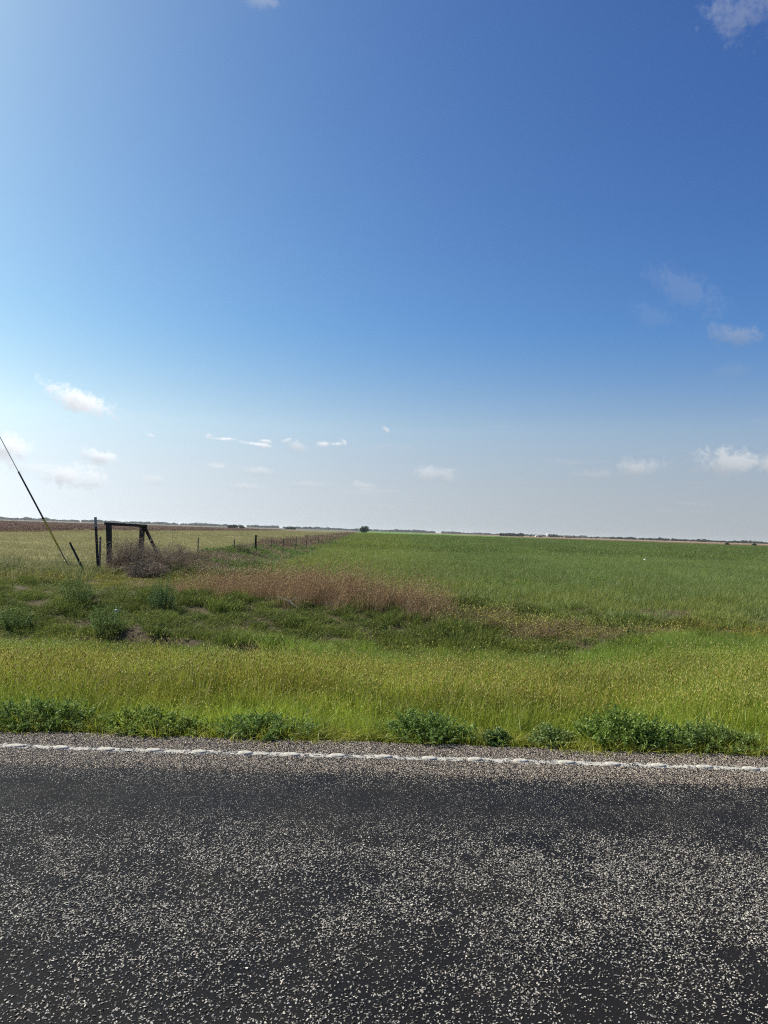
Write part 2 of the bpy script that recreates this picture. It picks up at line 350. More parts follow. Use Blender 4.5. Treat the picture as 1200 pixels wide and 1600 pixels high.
# ------------------------------------------------------------------ scatter: one object, instances picked per point
def scatter(name, P, rot, scl, idx, tint, protos, label, cat, kind='stuff'):
    me = bpy.data.meshes.new(name); n = len(P)
    me.vertices.add(n); me.vertices.foreach_set('co', np.asarray(P, np.float32).ravel())
    def attr(an, tp, val, key):
        a = me.attributes.new(an, tp, 'POINT'); a.data.foreach_set(key, np.ascontiguousarray(val).ravel())
    attr('rot', 'FLOAT_VECTOR', np.asarray(rot, np.float32), 'vector'); attr('scl', 'FLOAT_VECTOR', np.asarray(scl, np.float32), 'vector')
    attr('idx', 'INT', np.asarray(idx, np.int32), 'value')
    attr('tint', 'FLOAT_COLOR', np.c_[tint, np.ones(n)].astype(np.float32), 'color')
    c = bpy.data.collections.new(name + '_kinds')
    for k, pm in enumerate(protos):
        po = bpy.data.objects.new('%s_kind_%03d' % (name, k), pm); c.objects.link(po)
    o = link(name, me); md = o.modifiers.new('scatter', 'NODES')
    t = bpy.data.node_groups.new(name + '_scatter', 'GeometryNodeTree'); md.node_group = t
    t.interface.new_socket('Geometry', in_out='INPUT', socket_type='NodeSocketGeometry')
    t.interface.new_socket('Geometry', in_out='OUTPUT', socket_type='NodeSocketGeometry')
    N = t.nodes.new; L = t.links.new
    gi = N('NodeGroupInput'); go = N('NodeGroupOutput'); ip = N('GeometryNodeInstanceOnPoints')
    ci = N('GeometryNodeCollectionInfo'); ci.inputs['Collection'].default_value = c
    ci.inputs['Separate Children'].default_value = True; ci.inputs['Reset Children'].default_value = True
    def na(nm, tp):
        q = N('GeometryNodeInputNamedAttribute'); q.data_type = tp; q.inputs['Name'].default_value = nm
        return q.outputs['Attribute']
    e2r = N('FunctionNodeEulerToRotation'); L(na('rot', 'FLOAT_VECTOR'), e2r.inputs[0])
    L(gi.outputs[0], ip.inputs['Points']); L(ci.outputs[0], ip.inputs['Instance']); ip.inputs['Pick Instance'].default_value = True
    L(na('idx', 'INT'), ip.inputs['Instance Index']); L(e2r.outputs[0], ip.inputs['Rotation']); L(na('scl', 'FLOAT_VECTOR'), ip.inputs['Scale'])
    L(ip.outputs[0], go.inputs[0])
    return tag(o, label, cat, kind=kind)

# stone chips of the surface dressing
rs = np.random.RandomState(11)
def chip_mesh(k, mat):
    bm = bmesh.new(); bmesh.ops.create_icosphere(bm, subdivisions=1, radius=0.5)
    q = np.random.RandomState(100 + k)
    for v in bm.verts:
        v.co *= 0.8 + 0.5 * q.rand(); v.co.y *= 0.72; v.co.z *= 0.42
    me = bpy.data.meshes.new('chip'); bm.to_mesh(me); bm.free()
    a = me.color_attributes.new('col', 'FLOAT_COLOR', 'POINT'); a.data.foreach_set('color', np.ones(len(me.vertices) * 4, np.float32))
    me.materials.append(mat); return me
M_chip = mat_leaf('stone_chip', 0.0, 0.7, 0.3)
chips = [chip_mesh(k, M_chip) for k in range(6)]
def chip_cover(x, y):
    """how thickly the chips lie: bare wheel tracks, dense between them and on the shoulder"""
    w = 0.22 * (fbm(x, y, 1.6, 31) - 0.5) + 0.10 * (fbm(x, y, 0.35, 33) - 0.5)
    yy = y + w
    c = np.interp(yy, (1.2, 1.7, 2.1, 2.45, 2.75, 3.1, 3.7, 4.0, 4.3, 4.9, 5.02, 5.16, 5.9), (0.6, 0.5, 0.18, 0.26, 0.36, 0.56, 0.62, 0.52, 0.42, 0.34, 0.45, 1.0, 1.0))
    patch = sstep(0.30, 0.48, fbm(x, y, 0.22, 35))
    return np.where(yy < 5.05, c * (0.45 + 0.55 * patch) * (0.8 + 0.4 * fbm(x, y, 0.9, 37)), c)
XW = 6.2; NCH = 1100000
X = rs.uniform(-XW, XW, NCH); Y = rs.uniform(1.3, 5.87, NCH)
keep = (rs.rand(NCH) < chip_cover(X, Y)) & (Y < road_edge(X) - 0.005); X, Y = X[keep], Y[keep]; n = len(X)
wheel = np.exp(-((Y - 4.55) / 0.38) ** 2)
size = rs.uniform(0.0042, 0.0104, n) * (1 - 0.46 * wheel) * np.where(Y > 5.0, 0.85, 1.0)
Zc = rs.uniform(0.0, 0.32, n) * size * (1 - 0.8 * wheel)
tone = np.where(rs.rand(n) < 0.36, rs.uniform(0.045, 0.16, n), np.clip(rs.normal(0.31, 0.10, n), 0.12, 0.65))
tone = np.where(Y > 5.02, np.clip(rs.normal(0.33, 0.17, n), 0.025, 0.68), tone)
warm = rs.uniform(0.80, 0.96, n)
tint = np.c_[tone, tone * (0.5 + 0.5 * warm) * 0.98, tone * warm * 0.88]
sh = Y > 5.02
tint[sh] *= np.array([1.04, 0.95, 0.88])
def line_y(x): return 5.475 + 0.012 * np.sin(x * 0.9) + 0.01 * (vnoise(x, x * 0, 0.7, 41) - 0.5)
painted = (np.abs(Y - line_y(X)) < 0.047 + 0.04 * (vnoise(X, Y, 0.05, 43) - 0.5)) & (rs.rand(n) < 0.88)
pw = rs.uniform(0.30, 0.62, painted.sum()); tint[painted] = np.c_[pw, pw * 0.97, pw * 0.87]
rot = np.c_[rs.normal(0, 0.3, n), rs.normal(0, 0.3, n), rs.uniform(0, 6.28, n)]
scl = np.c_[size * rs.uniform(0.8, 1.4, n), size, size * rs.uniform(0.6, 1.1, n)]
scatter('stone_chips', np.c_[X, Y, Zc], rot, scl, rs.randint(0, 6, n), tint, chips, 'pale stone chips pressed into the black road surface', 'gravel')

# white edge line: worn paint film between the painted chips, with raised rumble bumps on it
M_paint = mat_plain('line_paint', (0.37, 0.35, 0.30), 0.85, 0.3, nscale=60, namp=0.2, bump=0.5)
xs2 = np.arange(-9, 9.001, 0.011); ysl = np.linspace(-0.062, 0.062, 12)
XX, YY = np.meshgrid(xs2, ysl); nx = len(xs2)
VV = np.c_[XX.ravel(), (YY + line_y(XX)).ravel(), (0.0012 + 0.0022 * vnoise(XX, YY, 0.02, 44)).ravel()]
i = (np.arange(11)[:, None] * nx + np.arange(nx - 1)[None, :]).ravel()
hole = (0.55 * vnoise(XX, YY, 0.03, 45) + 0.45 * vnoise(XX, YY, 0.013, 46))[:-1, :-1].ravel() + 0.9 * (np.abs(YY[:-1, :-1]).ravel() / 0.062) ** 3 * 0.6
F = np.c_[i, i + 1, i + 1 + nx, i + nx][hole < 0.53]
line = link('edge_line', np_mesh('edge_line', VV, F, M_paint, smooth=True)); tag(line, kind='structure')
def bump_mesh(k):
    q = np.random.RandomState(300 + k); V = [(0, 0, 0.010)]; F = []
    seg = 14
    for j, (rr, zz) in enumerate(((0.45, 0.009), (0.8, 0.007), (1.0, 0.002), (1.04, -0.01))):
        for s in range(seg):
            a = 2 * math.pi * s / seg; w = 1 + 0.07 * (q.rand() - 0.5)
            V.append((0.056 * rr * w * math.cos(a), 0.036 * rr * w * math.sin(a), zz + 0.002 * q.rand()))
    for s in range(seg):
        F.append((0, 1 + s, 1 + (s + 1) % seg))
        for j in range(3):
            a, b = 1 + j * seg + s, 1 + j * seg + (s + 1) % seg; F.append((a, a + seg, b + seg, b))
    return np_mesh('rumble_bump', V, F, M_bump, smooth=True)
M_bump = mat_plain('bump_paint', (0.38, 0.36, 0.31), 0.85, 0.15, nscale=55, namp=0.28, bump=0.3)
bumps = [bump_mesh(k) for k in range(4)]
bx0 = at(28, 1164).x % 0.325
for k, bx in enumerate(np.arange(-6.5 + bx0, 6.6, 0.325)):
    b = link('rumble_bump', bumps[k % 4], line, (bx, float(line_y(np.array(bx))) + random.Random(k).uniform(-0.006, 0.006), 0.004))
    b.rotation_euler.z = random.Random(k).uniform(-0.2, 0.2); b.scale = (random.Random(k + 50).uniform(0.9, 1.12), 1, 1)

# ------------------------------------------------------------------ plant meshes
def blades(seed, n, size, h, hv, w, lean, cols, seg=3, heads=0.0, hcol=None, hlen=0.045, hw=0.0045, shape='square', upright=0.0):
    """a patch of n curved blades (some with seed heads) over a square of the given size"""
    q = np.random.RandomState(seed)
    bx, by = q.uniform(-size / 2, size / 2, n), q.uniform(-size / 2, size / 2, n)
    if shape == 'tuft': bx, by = q.normal(0, size / 4, n), q.normal(0, size / 4, n)
    H = h * np.clip(q.normal(1, hv, n), 0.3, 1.9); ph = q.uniform(0, 2 * np.pi, n)
    if shape == 'tuft': ph = np.arctan2(by, bx) + q.normal(0, 0.7, n)
    ln = np.abs(q.normal(lean, lean * 0.6, n)); W = w * q.uniform(0.7, 1.3, n); wa = q.uniform(0, 2 * np.pi, n)
    cols = np.array(cols); ci = q.randint(0, len(cols), n); C = cols[ci] * q.uniform(0.8, 1.2, (n, 1))
    V, Cc, F = [], [], []
    def cen(t): return np.c_[bx + np.cos(ph) * ln * H * t ** 2, by + np.sin(ph) * ln * H * t ** 2, H * t * (1 - 0.25 * np.minimum(ln, 1) * t)]
    side = np.c_[np.cos(wa), np.sin(wa), np.zeros(n)]
    nv = 2 * seg + 1
    VV = np.zeros((n, nv, 3))
    for k in range(seg):
        t = k / seg; ww = (W * (1 - 0.75 * t ** 1.5))[:, None] * 0.5
        c = cen(t); VV[:, 2 * k] = c - side * ww; VV[:, 2 * k + 1] = c + side * ww
    VV[:, nv - 1] = cen(1.0)
    base = np.arange(n)[:, None] * nv
    T = []
    for k in range(seg - 1): T += [[2 * k, 2 * k + 1, 2 * k + 3], [2 * k, 2 * k + 3, 2 * k + 2]]
    T += [[2 * seg - 2, 2 * seg - 1, 2 * seg]]
    F.append((base[:, None, :] + np.array(T)[None]).reshape(-1, 3)); V.append(VV.reshape(-1, 3)); Cc.append(np.repeat(C, nv, 0))
    nh = int(n * heads)
    if nh:
        sel = q.choice(n, nh, False); p1 = cen(1.0)[sel]; p0 = cen(0.85)[sel]; d = p1 - p0; d /= np.linalg.norm(d, axis=1)[:, None] + 1e-9
        a = np.cross(d, np.array([0.3, 0.5, 0.1])); a /= np.linalg.norm(a, axis=1)[:, None] + 1e-9; b = np.cross(d, a)
        L_ = (hlen * q.uniform(0.6, 1.3, nh))[:, None]; R_ = (hw * q.uniform(0.7, 1.3, nh))[:, None]; m = p1 + d * L_ * 0.45
        hv_ = np.stack([p1 - d * L_ * 0.1, m + a * R_, m + b * R_, m - a * R_, m - b * R_, p1 + d * L_], 1)
        off = n * nv + np.arange(nh)[:, None, None] * 6
        T2 = np.array([[0, 2, 1], [0, 3, 2], [0, 4, 3], [0, 1, 4], [5, 1, 2], [5, 2, 3], [5, 3, 4], [5, 4, 1]])
        F.append((off + T2[None]).reshape(-1, 3)); V.append(hv_.reshape(-1, 3))
        hc = np.array(hcol); Cc.append(np.repeat(hc[q.randint(0, len(hc), nh)] * q.uniform(0.8, 1.2, (nh, 1)), 6, 0))
    return np.concatenate(V), np.concatenate(F), np.concatenate(Cc)
def leaves(seed, pos, dirs, ln, wd, cols, droop=0.3):
    """bent diamond leaves at the positions, pointing along dirs"""
    q = np.random.RandomState(seed); n = len(pos)
    d = dirs / (np.linalg.norm(dirs, axis=1)[:, None] + 1e-9)
    s = np.cross(d, q.normal(0, 1, (n, 3))); s /= np.linalg.norm(s, axis=1)[:, None] + 1e-9
    L_ = (ln * q.uniform(0.6, 1.35, n))[:, None]; W_ = (wd * q.uniform(0.7, 1.3, n))[:, None]
    nrm = np.cross(d, s)
    mid = pos + d * L_ * 0.5 + nrm * L_ * 0.08
    tip = pos + d * L_; tip[:, 2] -= droop * L_[:, 0] * 0.4
    V = np.stack([pos, mid - s * W_ - nrm * W_ * 0.3, mid + s * W_ - nrm * W_ * 0.3, tip, mid + nrm * 0], 1).reshape(-1, 3)
    T = np.array([[0, 1, 4], [0, 4, 2], [1, 3, 4], [4, 3, 2]])
    F = (np.arange(n)[:, None, None] * 5 + T[None]).reshape(-1, 3)
    cols = np.array(cols); C = np.repeat(cols[q.randint(0, len(cols), n)] * q.uniform(0.75, 1.25, (n, 1)), 5, 0)
    return V, F, C
def ribbons(seed, A, B, w0, w1, cols):
    """thin three-sided twigs from A to B"""
    q = np.random.RandomState(seed); n = len(A); d = B - A; d = d / (np.linalg.norm(d, axis=1)[:, None] + 1e-9)
    a = np.cross(d, q.normal(0, 1, (n, 3))); a /= np.linalg.norm(a, axis=1)[:, None] + 1e-9; b = np.cross(d, a)
    rows = []
    for P_, w in ((A, w0), (B, w1)):
        w = np.broadcast_to(np.asarray(w, float), (n,))[:, None]
        for k in range(3):
            an = 2 * np.pi * k / 3; rows.append(P_ + (a * math.cos(an) + b * math.sin(an)) * w)
    V = np.stack(rows, 1).reshape(-1, 3)
    T = np.array([[0, 1, 4], [0, 4, 3], [1, 2, 5], [1, 5, 4], [2, 0, 3], [2, 3, 5]])
    F = (np.arange(n)[:, None, None] * 6 + T[None]).reshape(-1, 3)
    cols = np.array(cols); C = np.repeat(cols[q.randint(0, len(cols), n)] * q.uniform(0.75, 1.25, (n, 1)), 6, 0)
    return V, F, C
def join(*parts):
    V, F, C, o = [], [], [], 0
    for v, f, c in parts: V.append(v); F.append(f + o); C.append(c); o += len(v)
    return np.concatenate(V), np.concatenate(F), np.concatenate(C)
def M_(name, vfc, mat): return np_mesh(name, vfc[0], vfc[1], mat, vfc[2])
def unit(q, n):
    v = q.normal(0, 1, (n, 3)); return v / np.linalg.norm(v, axis=1)[:, None]

# ------------------------------------------------------------------ grass and crops
def wedge(q, dens, y0, y1, margin=3.0, slope=0.68):
    """uniform points per square metre in the strip of country the lens can see, with a margin"""
    w = slope * y1 + margin; n = int(dens * 2 * w * (y1 - y0))
    X = q.uniform(-w, w, n); Y = q.uniform(y0, y1, n)
    k = np.abs(X) < slope * Y + margin
    return X[k], Y[k]
def put(name, X, Y, q, protos, tint, sc, zs, label, cat, sink=0.015, tilt=0.08, idx=None, zf=terrain):
    n = len(X)
    Z = zf(X, Y) - sink
    rot = np.c_[q.normal(0, tilt, n), q.normal(0, tilt, n), q.uniform(0, 6.283, n)]
    scl = np.c_[sc, sc, zs]
    if idx is None: idx = q.randint(0, len(protos), n)
    return scatter(name, np.c_[X, Y, Z], rot, scl, idx, tint, protos, label, cat)
def lerp(a, b, t): t = np.asarray(t)[:, None]; return np.asarray(a) * (1 - t) + np.asarray(b) * t

GREEN = [(0.225, 0.295, 0.034), (0.265, 0.325, 0.042), (0.185, 0.265, 0.034), (0.32, 0.34, 0.065)]
GOLD = [(0.43, 0.41, 0.095), (0.37, 0.36, 0.075), (0.54, 0.52, 0.19), (0.36, 0.30, 0.075)]
def soil_bare(X, Y):
    """where nothing grows: eroded lip in the ditch, the worn patch by the culvert"""
    s = Y - scarp(X)
    b = 0.75 * np.exp(-((s + 0.05) / 0.085) ** 2) * sstep(-4.6, -3.6, X) * (1 - sstep(-1.1, -0.5, X)) * sstep(0.25, 0.5, vnoise(X, Y * 0, 0.9, 8))
    b = np.maximum(b, 0.8 * np.exp(-((X - 4.3) / 0.6) ** 2 - ((Y - 13.4) / 0.3) ** 2) * (0.35 + 0.9 * vnoise(X, Y, 0.25, 48)))
    b = np.maximum(b, 0.8 * np.exp(-((X - 3.9) / 0.4) ** 2 - ((Y - 14.0) / 0.25) ** 2))
    return b

# verge: mown grass run to seed between the seal and the ditch
q = np.random.RandomState(21)
verge = [M_('verge', blades(400 + k, 150, 0.34, 0.22, 0.38, 0.0056, 0.30, GREEN, 3, (0.03, 0.06, 0.10, 0.16, 0.22, 0.28)[k], GOLD, 0.042, 0.0034), M_grass) for k in range(6)]
X, Y = wedge(q, 34, 5.9, 14.2, 2.5)
yend = 13.1 + 2.0 * (fbm(X, Y, 1.0, 51) - 0.5) + 0.7 * sstep(2, 5, X) - 0.5 * sstep(-5, -9, X)
k = (Y > road_edge(X) + 0.10 + 0.22 * vnoise(X, X * 0, 0.5, 52)) & (Y < yend) & (q.rand(len(X)) > soil_bare(X, Y) * 1.1); X, Y = X[k], Y[k]
fr = sstep(7.3, 6.2, Y + 0.8 * (fbm(X, Y, 1.0, 53) - 0.5)); up = sstep(10.3, 12.2, Y + 1.2 * (fbm(X, Y, 1.5, 54) - 0.5)); gold = (1 - fr) * (1 - up)
pt = fbm(X, Y, 0.8, 55)
tint = lerp((1.0, 1.0, 1.0), (1.08, 1.08, 0.9), fr) * (0.6 + 0.8 * pt)[:, None]
tint = tint * lerp((1, 1, 1), (1.09, 0.98, 0.95), gold * sstep(0.30, 0.6, fbm(X * 0.5, Y, 0.9, 56))) * lerp((1, 1, 1), (0.80, 0.88, 0.95), up)
zs = (0.55 + 0.5 * sstep(5.95, 7.6, Y)) * (0.55 + 0.9 * fbm(X, Y, 0.7, 57)) * (1 - 0.25 * up)
want = gold * 5.2 * (0.45 + 0.75 * fbm(X, Y, 1.6, 58)) + q.uniform(-1, 1, len(X)); idx = np.clip(want, 0, 5).astype(int)
put('verge_grass', X, Y, q, verge, tint, q.uniform(0.85, 1.2, len(X)), zs, 'yellow green roadside grass gone to seed beside the asphalt', 'grass', idx=idx)
# short bright runners creeping onto the seal edge
mat_b = [M_('runner', blades(430 + k, 60, 0.22, 0.07, 0.4, 0.006, 0.9, GREEN, 2), M_grass) for k in range(3)]
X = q.uniform(-7, 7, 900); Y = road_edge(X) + q.normal(0.13, 0.06, 900)
k = Y > road_edge(X) - 0.05; X, Y = X[k], Y[k]
put('edge_runner_grass', X, Y, q, mat_b, np.tile((1.25, 1.1, 1.0), (len(X), 1)) * q.uniform(0.7, 1.1, (len(X), 1)), q.uniform(0.7, 1.3, len(X)), q.uniform(0.6, 1.4, len(X)), 'short bright grass creeping over the broken edge of the seal', 'grass', sink=-0.01)
# scattered tall pale oat heads
oat = [M_('oat', blades(440 + k, 9, 0.10, 0.42, 0.25, 0.004, 0.25, [(0.30, 0.33, 0.10), (0.36, 0.37, 0.15)], 3, 0.8, [(0.50, 0.49, 0.25), (0.44, 0.42, 0.17)], 0.05, 0.0045, 'tuft'), M_grass) for k in range(3)]
X, Y = wedge(q, 5.5, 6.3, 12.8, 2); c = at(698, 1030, -0.35)
X = np.r_[X, c.x + q.normal(0, 0.10, 9)]; Y = np.r_[Y, c.y + q.normal(0, 0.3, 9)]
k = q.rand(len(X)) < 0.25 + 0.75 * sstep(0.4, 0.6, fbm(X, Y, 1.5, 61)); X, Y = X[k], Y[k]
put('seed_head_grass', X, Y, q, oat, np.ones((len(X), 3)) * q.uniform(0.8, 1.15, (len(X), 1)), q.uniform(0.6, 1.0, len(X)), q.uniform(0.5, 0.85, len(X)), 'sparse pale seed heads standing above the verge grass', 'grass')

# ditch: low leafy weeds and coarse tufts
DITCH = [(0.115, 0.155, 0.034), (0.145, 0.18, 0.042), (0.092, 0.13, 0.03), (0.175, 0.195, 0.055)]
def weed_clump(seed, n, rad, h, ln, wd, cols):
    q = np.random.RandomState(seed)
    d = unit(q, n); d[:, 2] = np.abs(d[:, 2]); r = q.rand(n) ** 0.4
    pos = np.c_[d[:, 0] * rad * r, d[:, 1] * rad * r, d[:, 2] * h * r + 0.01]
    dirs = d + q.normal(0, 0.6, (n, 3)); dirs[:, 2] += 0.35
    return leaves(seed, pos, dirs, ln, wd, cols)
ditch = [M_('ditch_clump', join(weed_clump(500 + k, 170, 0.17, 0.13, 0.045, 0.009, DITCH), blades(510 + k, 30, 0.3, 0.17, 0.4, 0.007, 0.6, DITCH, 3)), M_weed_i) for k in range(5)]
ditch += [M_('ditch_tuft', blades(520 + k, 110, 0.32, 0.17, 0.35, 0.007, 0.6, DITCH + GREEN[:1], 3, 0.04, GOLD), M_weed_i) for k in range(3)]
def band_c(X): return np.interp(X, (-9, -6.5, -5, -2, 0, 2, 3, 5, 6.5), (19.6, 19.3, 18.9, 18.3, 17.7, 16.5, 15.6, 14.5, 14.1))
def band_w(X): return np.interp(X, (-6.4, -5.6, -4.6, 0, 2, 3.5, 5, 5.8), (0.0, 0.5, 1.4, 1.3, 1.0, 0.9, 0.6, 0.0))
X, Y = wedge(q, 24, 11.5, 27, 2.5)
yend0 = 12.7 + 2.0 * (fbm(X, Y, 1.0, 51) - 0.5) + 0.7 * sstep(2, 5, X) - 0.5 * sstep(-5, -9, X)
right = sstep(1.0, 4.0, X)
yfar = np.minimum(crop_y0(X) + 0.8, 27)
k = (Y > yend0) & (Y < yfar) & (q.rand(len(X)) > soil_bare(X, Y) * 1.15) & (q.rand(len(X)) > np.interp(X, (0, 2), (0.7, 0.3)) * sstep(0, 0.6, 1 - np.abs(Y - band_c(X)) / np.maximum(band_w(X), 0.01)))
# worn, patchier ground round the gate and to its left
k &= ~((X < -4) & (Y > 17.5) & (q.rand(len(X)) < 0.25 + 0.5 * sstep(0.45, 0.65, fbm(X, Y, 1.3, 63))))
X, Y = X[k], Y[k]
dry = sstep(17, 20.5, Y) * sstep(-4.0, -6.5, X) * sstep(0.25, 0.62, fbm(X, Y, 2.0, 64))
dry = np.maximum(dry, 0.8 * sstep(0.40, 0.62, fbm(X, Y, 1.1, 65)) * sstep(2.5, 5.5, X) * sstep(12.5, 13.3, Y) * sstep(17, 14.5, Y))
tint = np.ones((len(X), 3)) * (0.75 + 0.5 * fbm(X, Y, 0.9, 66))[:, None]
tint *= lerp((1, 1, 1), (1.5, 1.15, 1.2), dry) * lerp((1, 1, 1), (1.25, 1.15, 0.95), sstep(16, 13, Y) * sstep(0.4, 0.65, fbm(X, Y, 1.4, 67)))
zs = (0.35 + 2.6 * fbm(X, Y, 0.8, 68) ** 2.2) * (1 - 0.45 * dry)
put('ditch_weeds', X, Y, q, ditch, tint, q.uniform(0.8, 1.35, len(X)), zs, 'low dark green weeds and coarse grass filling the ditch', 'weeds')

# band of dry reddish grass along the ditch bank
RED = [(0.335, 0.215, 0.118), (0.39, 0.265, 0.15), (0.27, 0.18, 0.105), (0.45, 0.35, 0.21)]
redg = [M_('dry_stand', blades(600 + k, 80, 0.40, 0.58, 0.34, 0.0045, 0.42, RED, 3, 0.8, RED, 0.085, 0.0048), M_dry) for k in range(5)]
palg = [M_('dry_pale', blades(610 + k, 80, 0.34, 0.30, 0.35, 0.005, 0.6, [(0.34, 0.27, 0.15), (0.27, 0.20, 0.115), (0.20, 0.19, 0.07)], 3, 0.3, GOLD, 0.06, 0.006), M_dry) for k in range(4)]
X, Y = wedge(q, 17, 13.2, 21.5, 2.5)
t = np.abs(Y - band_c(X) + 0.5 * (fbm(X, Y, 0.9, 71) - 0.5)) / np.maximum(band_w(X), 0.01)
k = (q.rand(len(X)) < sstep(1.15, 0.45, t) * np.interp(X, (-5, -3.5, 0, 2.5), (0.5, 1, 0.95, 1.0)) * (0.5 + 0.45 * sstep(0.3, 0.5, fbm(X, Y, 0.5, 72)))) & (band_w(X) > 0.05); X, Y = X[k], Y[k]
hgt = np.interp(X, (-8, -5.5, -4, -2, 0, 1.2, 3.5, 5.5), (0.4, 0.55, 0.75, 0.95, 0.9, 0.75, 0.55, 0.4)) * (0.45 + 1.0 * fbm(X, Y, 0.9, 73))
pale = np.clip(sstep(0.0, 2.4, X) + 0.85 * sstep(-3.4, -5.4, X) + 0.25 * (fbm(X, Y, 0.7, 74) - 0.5), 0, 1)
idx = np.where(q.rand(len(X)) < pale, 5 + q.randint(0, 4, len(X)), q.randint(0, 5, len(X)))
put('dry_red_grass', X, Y, q, redg + palg, np.ones((len(X), 3)) * (0.8 + 0.4 * fbm(X, Y, 0.6, 75))[:, None], q.uniform(0.85, 1.2, len(X)), np.where(idx > 4, hgt * 1.3, hgt), 'tall reddish brown dry grass along the ditch bank', 'dry grass', idx=idx)

# young wheat
WHEAT = [(0.132, 0.184, 0.04), (0.158, 0.208, 0.048), (0.112, 0.164, 0.042), (0.185, 0.222, 0.06)]
wheat = [M_('wheat', blades(700 + k, 230, 0.8, 0.26, 0.22, 0.009, 0.4, WHEAT, 3, 0.03, [(0.25, 0.27, 0.13)]), M_grass) for k in range(4)]
wheat_far = [M_('wheat_far', blades(710 + k, 900, 3.4, 0.28, 0.18, 0.022, 0.4, WHEAT, 2), M_grass) for k in range(4)]
X, Y = wedge(q, 4.6, 14.5, 62, 3)
k = (Y > crop_y0(X) + 0.9 * (fbm(X, Y, 1.5, 81) - 0.5)) & (X > fence_x(Y) + 0.6 + 0.8 * fbm(X, Y, 2, 82)) & (q.rand(len(X)) < 0.5 + 0.5 * sstep(20, 14, np.abs(Y - 14)) + 0.4); X, Y = X[k], Y[k]
near = sstep(27, 17, Y)
def crop_tint(X, Y):
    t = np.ones((len(X), 3)) * (0.70 + 0.35 * fbm(X, Y * 0.4, 6, 83) + 0.25 * fbm(X * 0.6, Y * 0.25, 1.5, 86))[:, None]
    return t * lerp((1, 1, 1), (1.3, 1.14, 0.95), sstep(9, 2, X - fence_x(Y) - 0.05 * Y) * 0.8 + 0 * X)
tint = 1.12 * crop_tint(X, Y) * lerp((1, 1, 1), (1.25, 1.12, 1.0), near * sstep(0.4, 0.6, fbm(X, Y, 1.5, 84)))
put('young_wheat', X, Y, q, wheat, tint, q.uniform(0.9, 1.15, len(X)), (0.55 + 0.45 * sstep(15, 21, Y)) * (0.75 + 0.5 * fbm(X, Y, 1.1, 85)), 'dense green young wheat covering the flat field', 'crop')
X, Y = wedge(q, 0.17, 58, 420, 4)
k = (X > fence_x(Y) + 1.5) & (Y < 345 + (175 - X) * 1.5); X, Y = X[k], Y[k]
put('distant_wheat', X, Y, q, wheat_far, crop_tint(X, Y) * 0.95, q.uniform(0.9, 1.2, len(X)), q.uniform(0.85, 1.15, len(X)), 'green wheat farther out toward the fallow strip', 'crop', zf=lambda a, b: np.zeros(len(a)))
# bright volunteer mustard at the field corner
MUST = [(0.13, 0.23, 0.035), (0.16, 0.25, 0.045), (0.11, 0.20, 0.035)]
must = [M_('mustard', join(weed_clump(720 + k, 150, 0.17, 0.26, 0.05, 0.012, MUST), weed_clump(730 + k, 10, 0.15, 0.34, 0.02, 0.01, [(0.5, 0.42, 0.05)])), M_weed_i) for k in range(3)]
cs = [at(790, 915, 0.1), at(840, 918, 0.1), at(930, 908, 0.1), at(730, 910, 0.1), at(980, 925, 0.1)]
X = np.concatenate([q.normal(c.x, 0.55, 24) for c in cs]); Y = np.concatenate([q.normal(c.y, 0.7, 24) for c in cs])
put('field_corner_weeds', X, Y, q, must, np.ones((len(X), 3)) * q.uniform(0.8, 1.2, (len(X), 1)), q.uniform(0.7, 1.2, len(X)), q.uniform(0.5, 1.2, len(X)), 'bright green flowering weeds at the corner of the wheat', 'weeds')

# pasture on the left of the fence, then a brown crop beyond it
PAST = [(0.225, 0.22, 0.09), (0.26, 0.25, 0.115), (0.18, 0.19, 0.075), (0.32, 0.28, 0.15)]
past = [M_('pasture', blades(800 + k, 170, 1.0, 0.18, 0.35, 0.011, 0.5, PAST, 2, 0.05, GOLD), M_grass) for k in range(4)]
X, Y = wedge(q, 3.0, 21.0, 110, 3)
k = (X < fence_x(Y) - 1.5) & (X > brown_x(Y)) & ((Y > 27) | ((X < -8) & (q.rand(len(X)) < sstep(21, 27, Y)))); X, Y = X[k], Y[k]
k = q.rand(len(X)) < sstep(105, 30, Y) * 0.6 + 0.4; X, Y = X[k], Y[k]
tint = np.ones((len(X), 3)) * (0.8 + 0.45 * fbm(X, Y, 4, 91))[:, None] * lerp((1, 1, 1), (0.75, 0.85, 0.7), sstep(34, 28, Y) * sstep(0.4, 0.6, fbm(X, Y, 1.5, 92)))
put('pasture_grass', X, Y, q, past, tint, q.uniform(0.9, 1.3, len(X)), q.uniform(0.6, 1.2, len(X)), 'pale yellow green pasture grass left of the fence line', 'grass')
past_far = [M_('pasture_far', blades(810 + k, 500, 3.0, 0.17, 0.3, 0.022, 0.5, PAST, 2), M_grass) for k in range(3)]
X, Y = wedge(q, 0.2, 106, 420, 3); k = (X < fence_x(Y) - 2) & (X > brown_x(Y)); X, Y = X[k], Y[k]
put('distant_pasture_grass', X, Y, q, past_far, np.ones((len(X), 3)) * (0.85 + 0.4 * fbm(X, Y, 9, 91))[:, None], q.uniform(0.9, 1.3, len(X)), q.uniform(0.7, 1.2, len(X)), 'pale pasture narrowing between the hedgerow and the brown crop', 'grass', zf=lambda a, b: np.zeros(len(a)))
SORG = [(0.265, 0.185, 0.138), (0.31, 0.225, 0.17), (0.225, 0.16, 0.122)]
sorg = [M_('brown_stand', blades(820 + k, 260, 3.4, 0.40, 0.2, 0.04, 0.25, SORG, 2, 0.6, SORG, 0.16, 0.035), M_dry) for k in range(4)]
